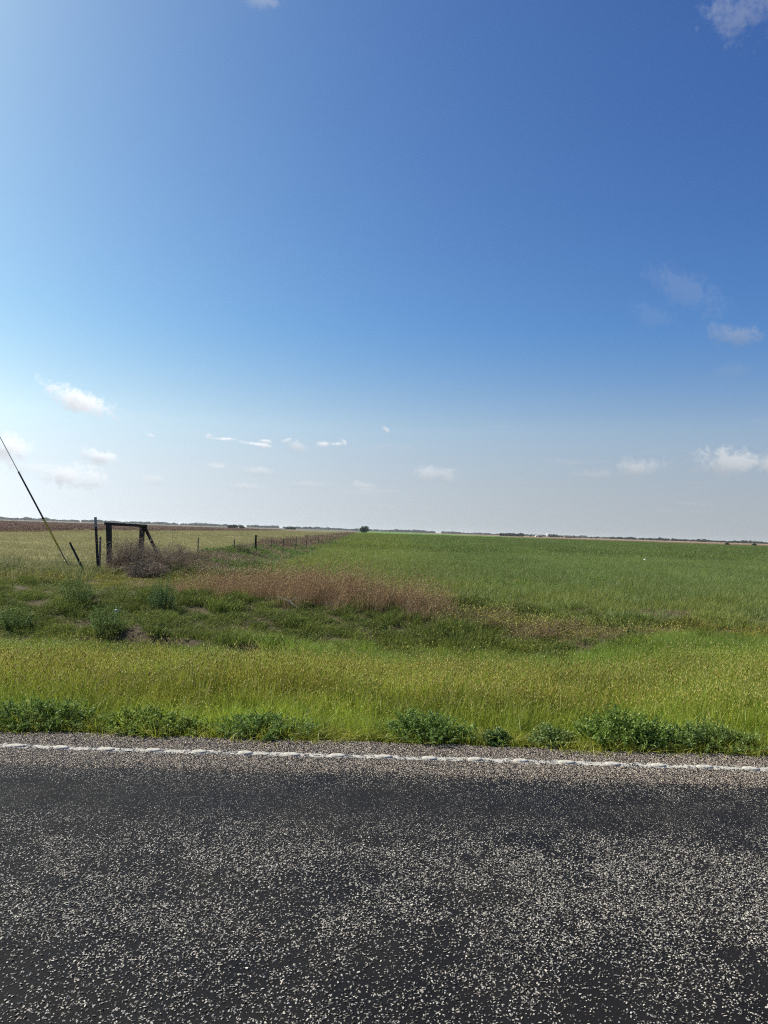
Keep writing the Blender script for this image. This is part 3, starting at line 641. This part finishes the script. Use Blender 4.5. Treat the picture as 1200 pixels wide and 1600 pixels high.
X, Y = wedge(q, 0.19, 60, 420, 8); k = (X < brown_x(Y)); X, Y = X[k], Y[k]
put('brown_crop', X, Y, q, sorg, np.ones((len(X), 3)) * (0.85 + 0.3 * fbm(X, Y, 20, 93))[:, None], q.uniform(0.9, 1.2, len(X)), q.uniform(0.85, 1.15, len(X)), 'reddish brown standing crop behind the pale pasture', 'crop', zf=lambda a, b: np.zeros(len(a)))

# ------------------------------------------------------------------ hedgerow on the fence line
def twig_bush(seed, rad, h, n, cols, w=0.006):
    """dead brush: stems fanning out of the ground, forked twice"""
    q = np.random.RandomState(seed)
    a = q.uniform(0, 6.283, n); r = q.rand(n) ** 0.5
    A = np.c_[np.cos(a) * r * rad * 0.5, np.sin(a) * r * rad * 0.5, np.full(n, -0.02)]
    B = np.c_[np.cos(a) * r * rad + q.normal(0, rad * 0.15, n), np.sin(a) * r * rad + q.normal(0, rad * 0.25, n), h * (0.95 - 0.5 * r ** 2) * (0.55 + 0.8 * vnoise(np.cos(a) * r * 2.2, np.sin(a) * r * 2.2, 1.0, seed % 40)) * q.uniform(0.4, 1.12, n)]
    parts = [ribbons(seed, A, B, w, w * 0.5, cols)]
    P0, P1 = A, B
    for lv, (m, sc) in enumerate(((4, 0.42), (3, 0.24))):
        t = q.uniform(0.3, 1.0, (len(P0), m, 1)); S = (P0[:, None] + (P1 - P0)[:, None] * t).reshape(-1, 3)
        d = unit(q, len(S)); d[:, 2] = np.abs(d[:, 2]) * 0.8 + 0.1
        E = S + d * h * sc * q.uniform(0.5, 1.2, (len(S), 1))
        parts.append(ribbons(seed + lv + 1, S, E, w * (0.6 - 0.15 * lv), w * 0.25, cols)); P0, P1 = S, E
    return join(*parts)
GREY = [(0.23, 0.18, 0.13), (0.28, 0.225, 0.165), (0.17, 0.14, 0.105), (0.38, 0.31, 0.23)]
HEDGE = [(0.14, 0.205, 0.05), (0.17, 0.23, 0.065), (0.11, 0.165, 0.05)]
hed = [M_('hedge_brush', twig_bush(900 + k, 0.55, 0.62, 34, GREY + RED[:2], 0.009), M_twig_i) for k in range(4)]
hed += [M_('hedge_leaf', join(weed_clump(910 + k, 420, 0.5, 0.42, 0.075, 0.016, HEDGE), blades(915 + k, 60, 0.7, 0.45, 0.3, 0.01, 0.4, HEDGE, 3)), M_weed_i) for k in range(4)]
q = np.random.RandomState(31)
n = 5200; Y = 24.5 + 330 * q.rand(n) ** 2.2; off = q.uniform(-3.4, 0.9, n); X = fence_x(Y) + off + 0.9 * (fbm(Y, Y * 0, 6, 95) - 0.5)
k = (Y > 27) | (X > -8.6); X, Y, off = X[k], Y[k], off[k]; n = len(X)
edge = np.maximum(sstep(-0.4, 0.6, off), sstep(-1.9, -0.7, off) * sstep(75, 50, Y))
brown = sstep(0.30, 0.44, 0.60 * fbm(X, Y, 4, 96) + 0.36 * sstep(46, 75, Y)) * (1 - edge)
idx = np.where(q.rand(n) < 0.08 + 0.8 * brown, q.randint(0, 4, n), 4 + q.randint(0, 4, n))
hh = (0.35 + 1.5 * fbm(X, Y, 2.2, 97) ** 1.6) * (1 - 0.45 * edge) * (1 - 0.3 * sstep(34, 26, Y))
put('hedgerow_brush', X, Y, q, hed, np.ones((n, 3)) * (0.8 + 0.4 * fbm(X, Y, 2, 98))[:, None], q.uniform(0.7, 1.2, n), np.where(idx > 3, hh * 1.15, hh), 'tangle of brown brush and green weeds along the fence', 'brush', idx=idx)

# ------------------------------------------------------------------ bars and tubes
def bar(A, B, w, d=None, taper=1.0, bev=0.12, axis=None):
    """a square timber from A to B with chamfered edges and slightly uneven faces"""
    A, B = Vector(A), Vector(B); d = d or w; z = (B - A).normalized()
    x = z.cross(Vector(axis or (0, 1, 0))); x = x.normalized() if x.length > 1e-3 else Vector((1, 0, 0)); y = z.cross(x)
    q = random.Random(int(abs(A.x * 1000) + abs(B.z * 777))); V, F = [], []; n = 8; st = 5
    for s in range(st + 1):
        t = s / st; c = A.lerp(B, t); k = 1 + (taper - 1) * t
        for (a, b) in ((1 - bev, 1), (1, 1 - bev), (1, -1 + bev), (1 - bev, -1), (-1 + bev, -1), (-1, -1 + bev), (-1, 1 - bev), (-1 + bev, 1)):
            V.append(c + (x * a * w * 0.5 + y * b * d * 0.5) * k * (1 + q.uniform(-0.03, 0.03)))
    for s in range(st):
        for j in range(n): a, b = s * n + j, s * n + (j + 1) % n; F.append((a, b, b + n, a + n))
    F.append(tuple(range(n))[::-1]); F.append(tuple(range(st * n, st * n + n)))
    return V, F
def tube(P, r0_, r1_=None, n=8):
    r1_ = r1_ or r0_; V, F = [], []
    for s, p in enumerate(P):
        a, b = Vector(P[max(0, s - 1)]), Vector(P[min(len(P) - 1, s + 1)]); z = (b - a).normalized()
        x = z.orthogonal().normalized(); y = z.cross(x); r = r0_ + (r1_ - r0_) * s / (len(P) - 1)
        for j in range(n): an = 2 * math.pi * j / n; V.append(Vector(p) + (x * math.cos(an) + y * math.sin(an)) * r)
    for s in range(len(P) - 1):
        for j in range(n): a, b = s * n + j, s * n + (j + 1) % n; F.append((a, b, b + n, a + n))
    F.append(tuple(range(n))[::-1]); F.append(tuple(range((len(P) - 1) * n, len(P) * n)))
    return V, F
def tpost(A, B, w=0.045):
    """steel T-section stake"""
    A, B = Vector(A), Vector(B); z = (B - A).normalized(); x = Vector((1, 0.3, 0)).normalized(); y = z.cross(x); x = y.cross(z)
    pr = [(-1, -.12), (1, -.12), (1, .12), (.12, .12), (.12, 1.3), (-.12, 1.3), (-.12, .12), (-1, .12)]; V = []
    for c in (A, B): V += [c + x * a * w * 0.5 + y * b * w * 0.5 for a, b in pr]
    F = [(j, (j + 1) % 8, 8 + (j + 1) % 8, 8 + j) for j in range(8)] + [(7, 6, 3, 2, 1, 0)[:0] or (0, 7, 2, 1), (3, 6, 5, 4), (8, 9, 10, 15), (11, 12, 13, 14)]
    return V, F
def rel(vf, o): return [Vector(v) - o for v in vf[0]], vf[1]
def part(name, vf, mat, root, o, smooth=False):
    v, f = rel(vf, o); return link(name, np_mesh(name, v, f, mat, smooth=smooth), root)
def empty(name, loc, label, cat, group=None):
    e = link(name, None, None, loc); e.empty_display_size = 0.2; return tag(e, label, cat, group)
def gz(x, y): return float(terrain(np.array([x]), np.array([y]))[0])

M_timber = mat_plain('creosoted_timber', (0.040, 0.034, 0.030), 0.85, 0.2, nscale=9, namp=0.45, bump=0.5, stretch=(6, 6, 0.6))
M_steel = mat_plain('weathered_stake', (0.03, 0.03, 0.03), 0.7, 0.3, 0.2, nscale=20, namp=0.4)
M_greysteel = mat_plain('galvanised', (0.26, 0.26, 0.25), 0.55, 0.4, 0.5, nscale=30, namp=0.2)
M_greywood = mat_plain('grey_post', (0.17, 0.15, 0.125), 0.9, 0.1, nscale=10, namp=0.4, bump=0.4, stretch=(6, 6, 0.6))
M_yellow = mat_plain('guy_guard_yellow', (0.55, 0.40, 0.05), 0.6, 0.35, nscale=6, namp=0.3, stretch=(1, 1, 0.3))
M_guard_shade = mat_plain('guy_guard_shade', (0.055, 0.045, 0.028), 0.6, 0.3, nscale=8, namp=0.3)  # backlit upper part of the yellow guard, its shade put into the colour
M_cable = mat_plain('strand_wire', (0.10, 0.10, 0.10), 0.5, 0.4, 0.6)

# gate brace: two posts, a rail on top and a slanting strut
pa = at(172, 889, -0.03); YA = pa.y; YB = YA + 1.9
ta_ = at_y(170, 820, YA); tb_ = at_y(222.5, 823, YB); pb = Vector((at_y(222, 860, YB).x - 0.06, YB, -0.05))
o = Vector((pa.x, pa.y, gz(pa.x, pa.y)))
g = empty('gate_brace', o, 'dark timber gate brace of two posts, top rail and slanting strut in dry brush', 'fence brace')
part('post', bar(pa - Vector((0, 0, 0.2)), ta_, 0.16, 0.16), M_timber, g, o)
part('post', bar(pb - Vector((0, 0, 0.2)), tb_, 0.16, 0.16), M_timber, g, o)
part('top_rail', bar(ta_ + Vector((-0.11, -0.05, 0.035)), tb_ + Vector((0.13, 0.05, 0.035)), 0.10, 0.10, axis=(0, 0, 1)), M_timber, g, o)
st0 = tb_ + Vector((0.09, 0.02, -0.02)); st1 = at_y(249, 872, YB + 0.3)
part('strut', bar(st0, st1, 0.10, 0.10), M_timber, g, o)

# stakes beside the gate
b0 = at(154, 893, -0.03); t0_ = at_y(149, 808, b0.y); mid = b0.lerp(t0_, 0.82); o = b0.copy()
g = empty('steel_stake', o, 'tall thin upright stake with a pale tip beside the gate brace', 'stake')
part('shaft', tpost(b0 - Vector((0, 0, 0.15)), mid, 0.085), M_steel, g, o); part('tip', tpost(mid, t0_, 0.088), M_greysteel, g, o)
b1 = Vector((at_y(155.5, 880, b0.y + 1.0).x, b0.y + 1.0, -0.05)); t1_ = at_y(157, 838.5, b0.y + 1.0); o = b1.copy()
g = empty('wooden_stake', o, 'short grey stake between the tall upright stake and the gate brace', 'stake')
part('shaft', bar(b1, t1_, 0.06, 0.06, 0.9), M_greywood, g, o)
clip = b1.lerp(t1_, 0.85); part('clip', bar(clip + Vector((-0.05, -0.03, 0)), clip + Vector((0.03, -0.05, 0.03)), 0.03, 0.03), M_greysteel, g, o)
b2 = at(131.5, 893, -0.03); t2_ = at_y(109, 847.5, b2.y + 0.2); o = b2.copy()
g = empty('leaning_stake', o, 'dark stake leaning left between the guy wire and the gate brace', 'stake')
part('shaft', tpost(b2 - (t2_ - b2) * 0.08, t2_, 0.075), M_steel, g, o)

# guy wire with its guard, running up to a utility pole beyond the view
ga = at(108, 886, -0.03); gy = ga.y
gdir = (at_y(0, 683, gy) - ga)
def gp(py): return ga + gdir * ((886 - py) / (886 - 683))
o = ga.copy()
g = empty('guy_wire', o, 'slanting guy wire with a yellow guard, its upper part painted shade-dark, anchored left of the stakes', 'guy wire')
pole_top = ga + gdir * 2.1
part('wire', tube([gp(745), pole_top], 0.013, 0.013, 6), M_cable, g, o)
part('guard', tube([gp(812), gp(775), gp(737)], 0.033, 0.031, 8), M_guard_shade, g, o)
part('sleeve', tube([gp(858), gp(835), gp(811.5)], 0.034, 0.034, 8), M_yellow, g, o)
part('anchor_rod', tube([gp(892), gp(857)], 0.02, 0.02, 6), M_greywood, g, o)
po = Vector((pole_top.x, pole_top.y, gz(pole_top.x, pole_top.y)))
g = empty('utility_pole', po, 'wooden utility pole holding the upper end of the guy wire', 'utility pole')
part('pole', tube([po - Vector((0, 0, .3)), po + Vector((0, 0, 5)), Vector((po.x, po.y, pole_top.z + 0.6))], 0.15, 0.10, 12), M_greywood, g, po, True)
part('crossarm', bar(Vector((po.x, po.y - 1.1, pole_top.z + 0.25)), Vector((po.x, po.y + 1.1, pole_top.z + 0.25)), 0.1, 0.12, axis=(0, 0, 1)), M_greywood, g, po)

# fence posts along the hedgerow
FP = [(310, 840, 37.0, 0), (366.5, 843, 37.5, 0), (400, 836, 40, 1), (425, 839.5, 45, 0), (443, 842, 44, 0), (480, 835, 56, 0), (497, 834.5, 66, 0), (463, 838, 50, 0)]
for kk in range(9): yy = 80 + 15 * kk; FP.append((None, None, yy, 0))
for kk, (px, py, yy, big) in enumerate(FP):
    if px: tp = at_y(px, py, yy)
    else: tp = Vector((float(fence_x(yy)) - 1.8 + random.Random(kk).uniform(-0.2, 0.2), yy, 1.0 + random.Random(kk).uniform(-0.15, 0.1)))
    bp = Vector((tp.x + random.Random(kk + 9).uniform(-0.06, 0.06), yy, -0.08))
    if big: lab = 'thickest dark fence post in the weeds, beside the green field corner'
    else: lab = 'thin grey fence post standing in the hedgerow brush'
    p_ = Vector((bp.x, bp.y, bp.z)); v, f = rel(bar(bp, tp, 0.10 if big else 0.052, None, 0.9), p_)
    po_ = link('fence_post', np_mesh('fence_post', v, f, M_timber if big else M_greywood), None, p_)
    tag(po_, lab, 'fence post', None if big else 'fence posts along the hedgerow')

# ------------------------------------------------------------------ dry brush round the gate
BR = [(206, 889, 0.85, 1.22, 25.4, 'grey brown dead brush between the two posts of the gate brace'),
      (246, 893, 0.95, 1.15, 25.0, 'grey brown dead brush heaped below the slanting strut of the gate brace'),
      (232, 905, 0.75, 0.50, 23.4, 'low spread of bleached dead brush on the bank below the gate brace'),
      (186, 893, 0.40, 0.55, 25.2, 'low clump of dead brush against the foot of the front gate post'),
      (284, 880, 0.6, 0.85, 27.0, 'loose dead brush behind the end of the red grass, right of the strut'),
      ]
for kk, (px, py, rad, h, yy, lab) in enumerate(BR):
    x = at_y(px, py, yy).x; p_ = Vector((x, yy, gz(x, yy)))
    g = empty('dead_brush', p_, lab, 'brush', 'dead brush by the gate')
    link('twigs', M_('twigs', twig_bush(950 + kk, rad, h, 150, GREY, 0.007), M_twig), g)
    link('litter', M_('litter', blades(960 + kk, 220, rad * 1.7, 0.16, 0.5, 0.010, 1.3, [(0.30, 0.25, 0.18), (0.2, 0.16, 0.12)], 3), M_twig), g)

# ------------------------------------------------------------------ leafy plants
def leafy(seed, rx, ry, h, n_stem, n_leaf, ln, wd, cols, scol):
    """stems fanning out of one root with leaves up their length"""
    q = np.random.RandomState(seed)
    a = q.uniform(0, 6.283, n_stem); r = q.rand(n_stem) ** 0.55
    A = np.c_[np.cos(a) * r * rx * 0.55, np.sin(a) * r * ry * 0.55, np.full(n_stem, -0.03)]
    lump = 0.72 + 0.45 * vnoise(np.cos(a) * r * rx * 9, np.sin(a) * r * ry * 9, 1.0, seed % 50)
    so = q.uniform(0.85, 1.25, n_stem)
    B = np.c_[np.cos(a) * r * rx * so, np.sin(a) * r * ry * so, h * (1.05 - 0.62 * r ** 2.5) * lump * q.uniform(0.6, 1.12, n_stem)]
    st = ribbons(seed, A, B, 0.0028, 0.0014, scol)
    m = n_leaf // n_stem; t = q.uniform(0.18, 1.04, (n_stem, m, 1))
    pos = (A[:, None] + (B - A)[:, None] * t).reshape(-1, 3); ax = np.repeat(B - A, m, 0); ax /= np.linalg.norm(ax, axis=1)[:, None]
    rd = unit(q, len(pos)); d = ax * 0.7 + rd * 0.9; d[:, 2] += 0.1
    return st, leaves(seed, pos, d, ln, wd, cols)
def plant(name, x, y, rx, ry, h, n_stem, n_leaf, ln, wd, cols, lab, cat, grp, seed, rot=0.0):
    p_ = Vector((x, y, gz(x, y))); g = empty(name, p_, lab, cat, grp); g.rotation_euler.z = rot
    st, lf = leafy(seed, rx, ry, h, n_stem, n_leaf, ln, wd, cols, [(0.09, 0.11, 0.04)])
    link('stems', M_('stems', st, M_weed), g); link('foliage', M_('foliage', lf, M_weed), g)
DARK = [(0.145, 0.225, 0.04), (0.18, 0.265, 0.054), (0.11, 0.185, 0.034), (0.28, 0.36, 0.13)]
EDGE = [(22, 1156, 185, 46, 'dense dark green weed at the road edge beside the long low one'),
        (226, 1152, 158, 34, 'long low green weed at the road edge, grass blades growing through it'),
        (405, 1162, 165, 33, 'flat topped dark green weed at the road edge beside a bare stretch of grass'),
        (668, 1170, 140, 48, 'dark weed at the road edge with one taller paler sprig at its left'),
        (776, 1172, 46, 26, 'smallest dark weed at the road edge, between two bigger ones'),
        (868, 1177, 66, 34, 'small rounded grey green weed at the road edge beside the big bushy one'),
        (1000, 1188, 175, 56, 'biggest bushy green weed at the road edge, dark on its right side'),
        (1138, 1194, 160, 44, 'wide dark green weed at the road edge beyond the biggest bushy one')]
for kk, (px, py, w, h, lab) in enumerate(EDGE):
    c = at(px, py, -0.02); sc_ = c.y / FPX; rx = w * sc_ * 0.56; ry = min(0.24, rx * 0.8); yy = ROAD_Y1 + ry * 0.72 + 0.02
    hue = np.array([(1, 1, 1), (1.15, 1.05, 0.9), (0.9, 0.95, 1.05), (0.95, 1, 1), (0.9, 0.9, 1.1), (1.1, 1.02, 1.35), (1.12, 1.12, 1), (1, 0.98, 1.1)][kk])
    plant('roadside_weed', c.x, yy, rx, ry, h * sc_ * 0.96, int(90 + 420 * rx), int(3500 + 20000 * rx), (0.028, 0.034, 0.03, 0.026, 0.03, 0.024, 0.03, 0.027)[kk], 0.0052, np.array(DARK) * hue, lab, 'weed', 'weeds along the road edge', 40 + kk * 7)
FEATH = [(0.15, 0.22, 0.06), (0.175, 0.245, 0.075), (0.125, 0.19, 0.055)]
DW = [(118, 962, 62, 50, FEATH, 'pale feathery green weed in the ditch left of the white litter'),
      (252, 968, 46, 46, [(0.09, 0.16, 0.055), (0.11, 0.185, 0.065)], 'dark blue green weed in the ditch right of the white litter'),
      (165, 985, 60, 34, FEATH, 'low feathery weed on the ditch floor in front of the white litter'),
      (22, 975, 60, 34, FEATH, 'low green weed in the ditch below the patch of dry grey grass')]
for kk, (px, py, w, h, cols, lab) in enumerate(DW):
    c = at(px, py, -0.42); sc_ = c.y / FPX
    plant('ditch_weed', c.x, c.y, w * sc_ * 0.5, w * sc_ * 0.45, h * sc_ * 1.15, 70, 2600, 0.045, 0.006, cols, lab, 'weed', None, 140 + kk * 5)

# ------------------------------------------------------------------ small things lying about
M_white = mat_plain('white_plastic', (0.72, 0.71, 0.68), 0.5, 0.3)
M_bleach = mat_plain('bleached_wood', (0.42, 0.37, 0.30), 0.8, 0.2, nscale=30, namp=0.25)
def crumple(seed, s):
    bm = bmesh.new(); bmesh.ops.create_icosphere(bm, subdivisions=2, radius=s); q = random.Random(seed)
    for v in bm.verts: v.co *= q.uniform(0.55, 1.15); v.co.z *= 0.65
    me = bpy.data.meshes.new('litter'); bm.to_mesh(me); bm.free(); me.materials.append(M_white); return me
for kk, (px, py, z, s, lab) in enumerate(((180, 955, -0.22, 0.075, 'crumpled white plastic litter lying in the ditch weeds'),
                                          (265, 900, 0.02, 0.05, 'small white scrap of litter below the dead brush'),
                                          (1008, 874, 0.2, 0.14, 'lone white scrap standing out in the green wheat field'))):
    c = at(px, py, z); lo = link('plastic_litter', crumple(kk, s), None, (c.x, c.y, max(gz(c.x, c.y) + s * 0.4, z - 0.05) if kk else z)); tag(lo, lab, 'litter')
for kk, (p0, p1, z, lab) in enumerate((((432, 932), (470, 954), -0.1, 'forked bleached branch lying on the slope below the red grass'),
                                       ((628, 936), (640, 946), -0.05, 'short bleached stick leaning at the right end of the red grass'),
                                       ((702, 936), (711, 952), -0.12, 'thin bleached stick in the faded dry grass near the ditch'))):
    A = at(*p0, z + 0.12); A2 = at(*p1, z); yy = (A.y + A2.y) / 2; A = at_y(*p0, yy); B = at_y(*p1, yy - 0.2); o = B.copy()
    m = A.lerp(B, 0.45) + Vector((0.05, 0.03, 0.03))
    g = empty('dead_branch', o, lab, 'branch'); part('stem', tube([A, m, B], 0.008, 0.014, 6), M_bleach, g, o)
    if kk == 0: part('fork', tube([m, m + Vector((0.16, 0.05, 0.10))], 0.009, 0.005, 6), M_bleach, g, o); part('fork', tube([A.lerp(B, .7), A.lerp(B, .7) + Vector((-0.14, 0.03, 0.12))], 0.009, 0.005, 6), M_bleach, g, o)

# ------------------------------------------------------------------ trees, groves and farm buildings far out
def crown_vfc(seed, w, h, z0, n, leaf, cols):
    q = np.random.RandomState(seed); lob = []
    for k in range(9):
        d = unit(q, 1)[0]; lob.append((d[0] * w * 0.30, d[1] * w * 0.30, z0 + h * (0.5 + 0.28 * d[2]), q.uniform(0.22, 0.36)))
    i = q.randint(0, 9, n); L = np.array(lob)[i]; d = unit(q, n); r = q.uniform(0.6, 1.05, (n, 1))
    pos = L[:, :3] + d * r * np.c_[L[:, 3] * w, L[:, 3] * w, L[:, 3] * h]
    return leaves(seed, pos, d + q.normal(0, 0.7, (n, 3)), leaf, leaf * 0.38, cols)
TREE = [(0.035, 0.052, 0.022), (0.048, 0.066, 0.028), (0.028, 0.042, 0.02)]
def trunk_vf(h, r): return tube([Vector((0, 0, -0.2)), Vector((0.05 * h, 0, h * 0.4)), Vector((0, 0.04 * h, h * 0.75))], r, r * 0.4, 7)
T_mesh = []
for k in range(4):
    hh_ = 1.0; wd_ = (1.1, 0.95, 1.35, 0.85)[k]
    v, f = trunk_vf(hh_, 0.045); tr = np_mesh('trunk', v, f, M_bark)
    T_mesh.append((tr, M_('crown', crown_vfc(1000 + k, wd_, 0.9, 0.10, 620, 0.2, TREE), M_crown)))
def tree(name, x, y, h, wk, k, lab, grp=None, z=0.0):
    g = empty(name, (x, y, z), lab, 'tree', grp); g.scale = (h * wk, h * wk, h); g.rotation_euler.z = random.Random(int(x * 7 + y)).uniform(0, 6)
    link('trunk', T_mesh[k][0], g); link('crown', T_mesh[k][1], g); return g
def far_at(px, yy): return at_y(px, 830, yy).x
rq = random.Random(5)
tree('lone_tree', far_at(569, 600), 600, 5.2, 0.95, 0, 'lone dark tree where the hedgerow meets the horizon')
for px, h in ((359, 2.6), (365, 3.0)): tree('field_tree', far_at(px, 700), 700, h, 1.5, 2, 'dark bush of the wider pair rising behind the brown field', 'bushes behind the brown field')
tree('field_tree', far_at(377.5, 700), 700, 2.7, 1.3, 0, 'single dark bush right of the pair behind the brown field')
for px, h in ((449, 2.6), (455, 3.0), (460, 2.4)): tree('field_tree', far_at(px, 900), 900, h, 1.3, 2, 'small dark tree of the three behind the far end of the brown field', 'three trees behind the brown field')
for px in (1136.5, 1178.5): tree('field_bush', far_at(px, 390), 390, 1.25, 1.5, 2, 'small dark bush at the edge of the wheat against the pale stubble', 'bushes at the far wheat edge')
for k in range(22):
    px = 782 + 36 * k / 21 + rq.uniform(-0.8, 0.8)
    tree('grove_tree', far_at(px, 1250 + 40 * (k % 3)), 1250 + 40 * (k % 3), rq.uniform(4.2, 5.4) * (0.75 if k in (0, 21) else 1), rq.uniform(0.9, 1.2), rq.randrange(4), 'dark tree in the dense block of trees left of the farm buildings', 'dense grove left of the farm')
for px, h in ((858.5, 7.2), (862, 6.6), (865.5, 7.0), (869, 6.0), (873, 5.2), (878, 4.2), (897, 5.0), (901, 3.8), (907, 3.2), (924, 4.0), (932, 3.0), (829, 3.6), (846, 3.4)):
    yy = 1560 + rq.uniform(0, 60); tree('farm_tree', far_at(px, yy), yy, h * 0.95, rq.uniform(0.8, 1.1), rq.randrange(4), 'green tree standing round the white silo and farm sheds', 'trees round the farm')
px = 955.0
while px < 1235:
    gap = rq.random() < 0.06; h = rq.uniform(3.8, 7.4) * (0.75 + 0.35 * math.sin(px * 0.05) ** 2); yy = 1750 + rq.uniform(-60, 120)
    if not gap: tree('treeline_tree', far_at(px, yy), yy, h, rq.uniform(0.9, 1.35), rq.randrange(4), 'green tree in the long row behind the tan stubble field', 'tree row behind the stubble')
    px += rq.uniform(2.2, 4.6)
# far woods all along the horizon read as one mass
q = np.random.RandomState(77); n = 3200
az = q.uniform(-0.70, 0.70, n); D = q.uniform(2900, 4100, n); X = np.sin(az) * D; Y = np.cos(az) * D
k = fbm(az * 60, az * 0, 1.0, 99) > 0.24; X, Y, az = X[k], Y[k], az[k]; n = len(X)
hs = q.uniform(6, 11.0, n) * (0.35 + 1.0 * fbm(az * 90, az * 0, 1.0, 94)) * np.where(az > 0.1, 0.8, 1.0)
wood = [M_('wood', crown_vfc(1100 + k_, 1.2, 1.0, 0.0, 420, 0.2, TREE), mat_leaf('wood_leaf_%d' % k_, 0.1, 0.7, 0.1)) for k_ in range(3)]
scatter('distant_woods', np.c_[X, Y, np.zeros(n)], np.c_[np.zeros((n, 2)), q.uniform(0, 6.28, n)], np.c_[hs * 1.5, hs * 1.5, hs], q.randint(0, 3, n), np.ones((n, 3)) * q.uniform(0.8, 1.2, (n, 1)), wood, 'thin hazy line of woods along the horizon', 'woods')

M_wallw = mat_plain('painted_sheet', (0.70, 0.70, 0.68), 0.6, 0.3, nscale=0.6, namp=0.08)
M_roofd = mat_plain('dark_roof', (0.10, 0.085, 0.075), 0.7, 0.3, nscale=0.6, namp=0.15)
M_wallb = mat_plain('brown_wall', (0.20, 0.15, 0.11), 0.8, 0.2, nscale=0.6, namp=0.15)
M_door_shade = mat_plain('doorway_shade', (0.02, 0.02, 0.02), 0.9, 0.1)  # solid slab, the shade inside an open doorway put into its colour
def box(x0, x1, y0, y1, z0, z1):
    V = [(x, y, z) for z in (z0, z1) for (x, y) in ((x0, y0), (x1, y0), (x1, y1), (x0, y1))]
    return V, [(3, 2, 1, 0), (4, 5, 6, 7), (0, 1, 5, 4), (1, 2, 6, 5), (2, 3, 7, 6), (3, 0, 4, 7)]
def shed(px, yy, w, d, h, rise, wall, roof, lab, nd):
    x = far_at(px, yy); g = empty('farm_shed', (x, yy, 0), lab, 'shed')
    link('wall', np_mesh('wall', *box(-w / 2, w / 2, 0, d, -0.1, h), wall), g)
    e = 0.4; V = [(-w / 2 - e, -e, h + .003), (w / 2 + e, -e, h + .003), (w / 2 + e, d + e, h + .003), (-w / 2 - e, d + e, h + .003), (-w / 2 - e, d / 2, h + rise), (w / 2 + e, d / 2, h + rise)]
    link('roof', np_mesh('roof', V, [(0, 1, 5, 4), (2, 3, 4, 5), (0, 4, 3), (1, 2, 5), (3, 2, 1, 0)], roof), g)
    for k in range(nd):
        dx = -w / 2 + w * (k + 0.5) / nd; link('door_shade', np_mesh('door_shade', *box(dx - w / nd * 0.28, dx + w / nd * 0.28, -0.05, 0.02, 0.05, h * 0.75), M_door_shade), g)
shed(838.5, 1500, 3.2, 6, 2.6, 0.6, M_wallw, M_wallw, 'small white shed at the left end of the farm buildings', 1)
shed(844.5, 1520, 9.0, 7, 2.0, 1.2, M_wallb, M_roofd, 'long low brown farm shed between the white shed and the silo', 3)
shed(888.5, 1530, 15.0, 9, 2.8, 2.0, M_wallb, M_roofd, 'wide dark roofed barn right of the silo trees', 3)
x = far_at(856, 1500); g = empty('grain_silo', (x, 1500, 0), 'tall white silo beside the trees at the farm', 'silo')
part('bin', tube([Vector((0, 0, -.1)), Vector((0, 0, 3)), Vector((0, 0, 6.2))], 2.4, 2.4, 20), M_wallw, g, Vector((0, 0, 0)), True)
V = [(0, 0, 7.4)] + [(2.55 * math.cos(a), 2.55 * math.sin(a), 6.18) for a in np.linspace(0, 6.283, 20, endpoint=False)]
link('roof', np_mesh('roof', V, [(0, 1 + k, 1 + (k + 1) % 20) for k in range(20)] + [tuple(range(20, 0, -1))], M_wallw), g)

# ------------------------------------------------------------------ haze: the warm-season air over the plain
def haze_box(dens):
    bm = bmesh.new(); bmesh.ops.create_cube(bm, size=1.0)
    for v in bm.verts: v.co = Vector((v.co.x * 2 * 11500, v.co.y * 2 * 11500, -2.0 if v.co.z < 0 else 16.0))
    me = bpy.data.meshes.new('haze'); bm.to_mesh(me); bm.free()
    m = bpy.data.materials.new('haze_air'); m.use_nodes = True; t = m.node_tree; t.nodes.clear()
    o = t.nodes.new('ShaderNodeOutputMaterial'); p = t.nodes.new('ShaderNodeVolumePrincipled')
    p.inputs['Color'].default_value = (0.86, 0.93, 1.0, 1); p.inputs['Density'].default_value = dens; p.inputs['Anisotropy'].default_value = 0.3
    t.links.new(p.outputs[0], o.inputs['Volume']); me.materials.append(m)
    return tag(link('haze', me), 'thin pale haze hanging over the whole plain', 'haze', kind='stuff')
haze_box(0.00006)
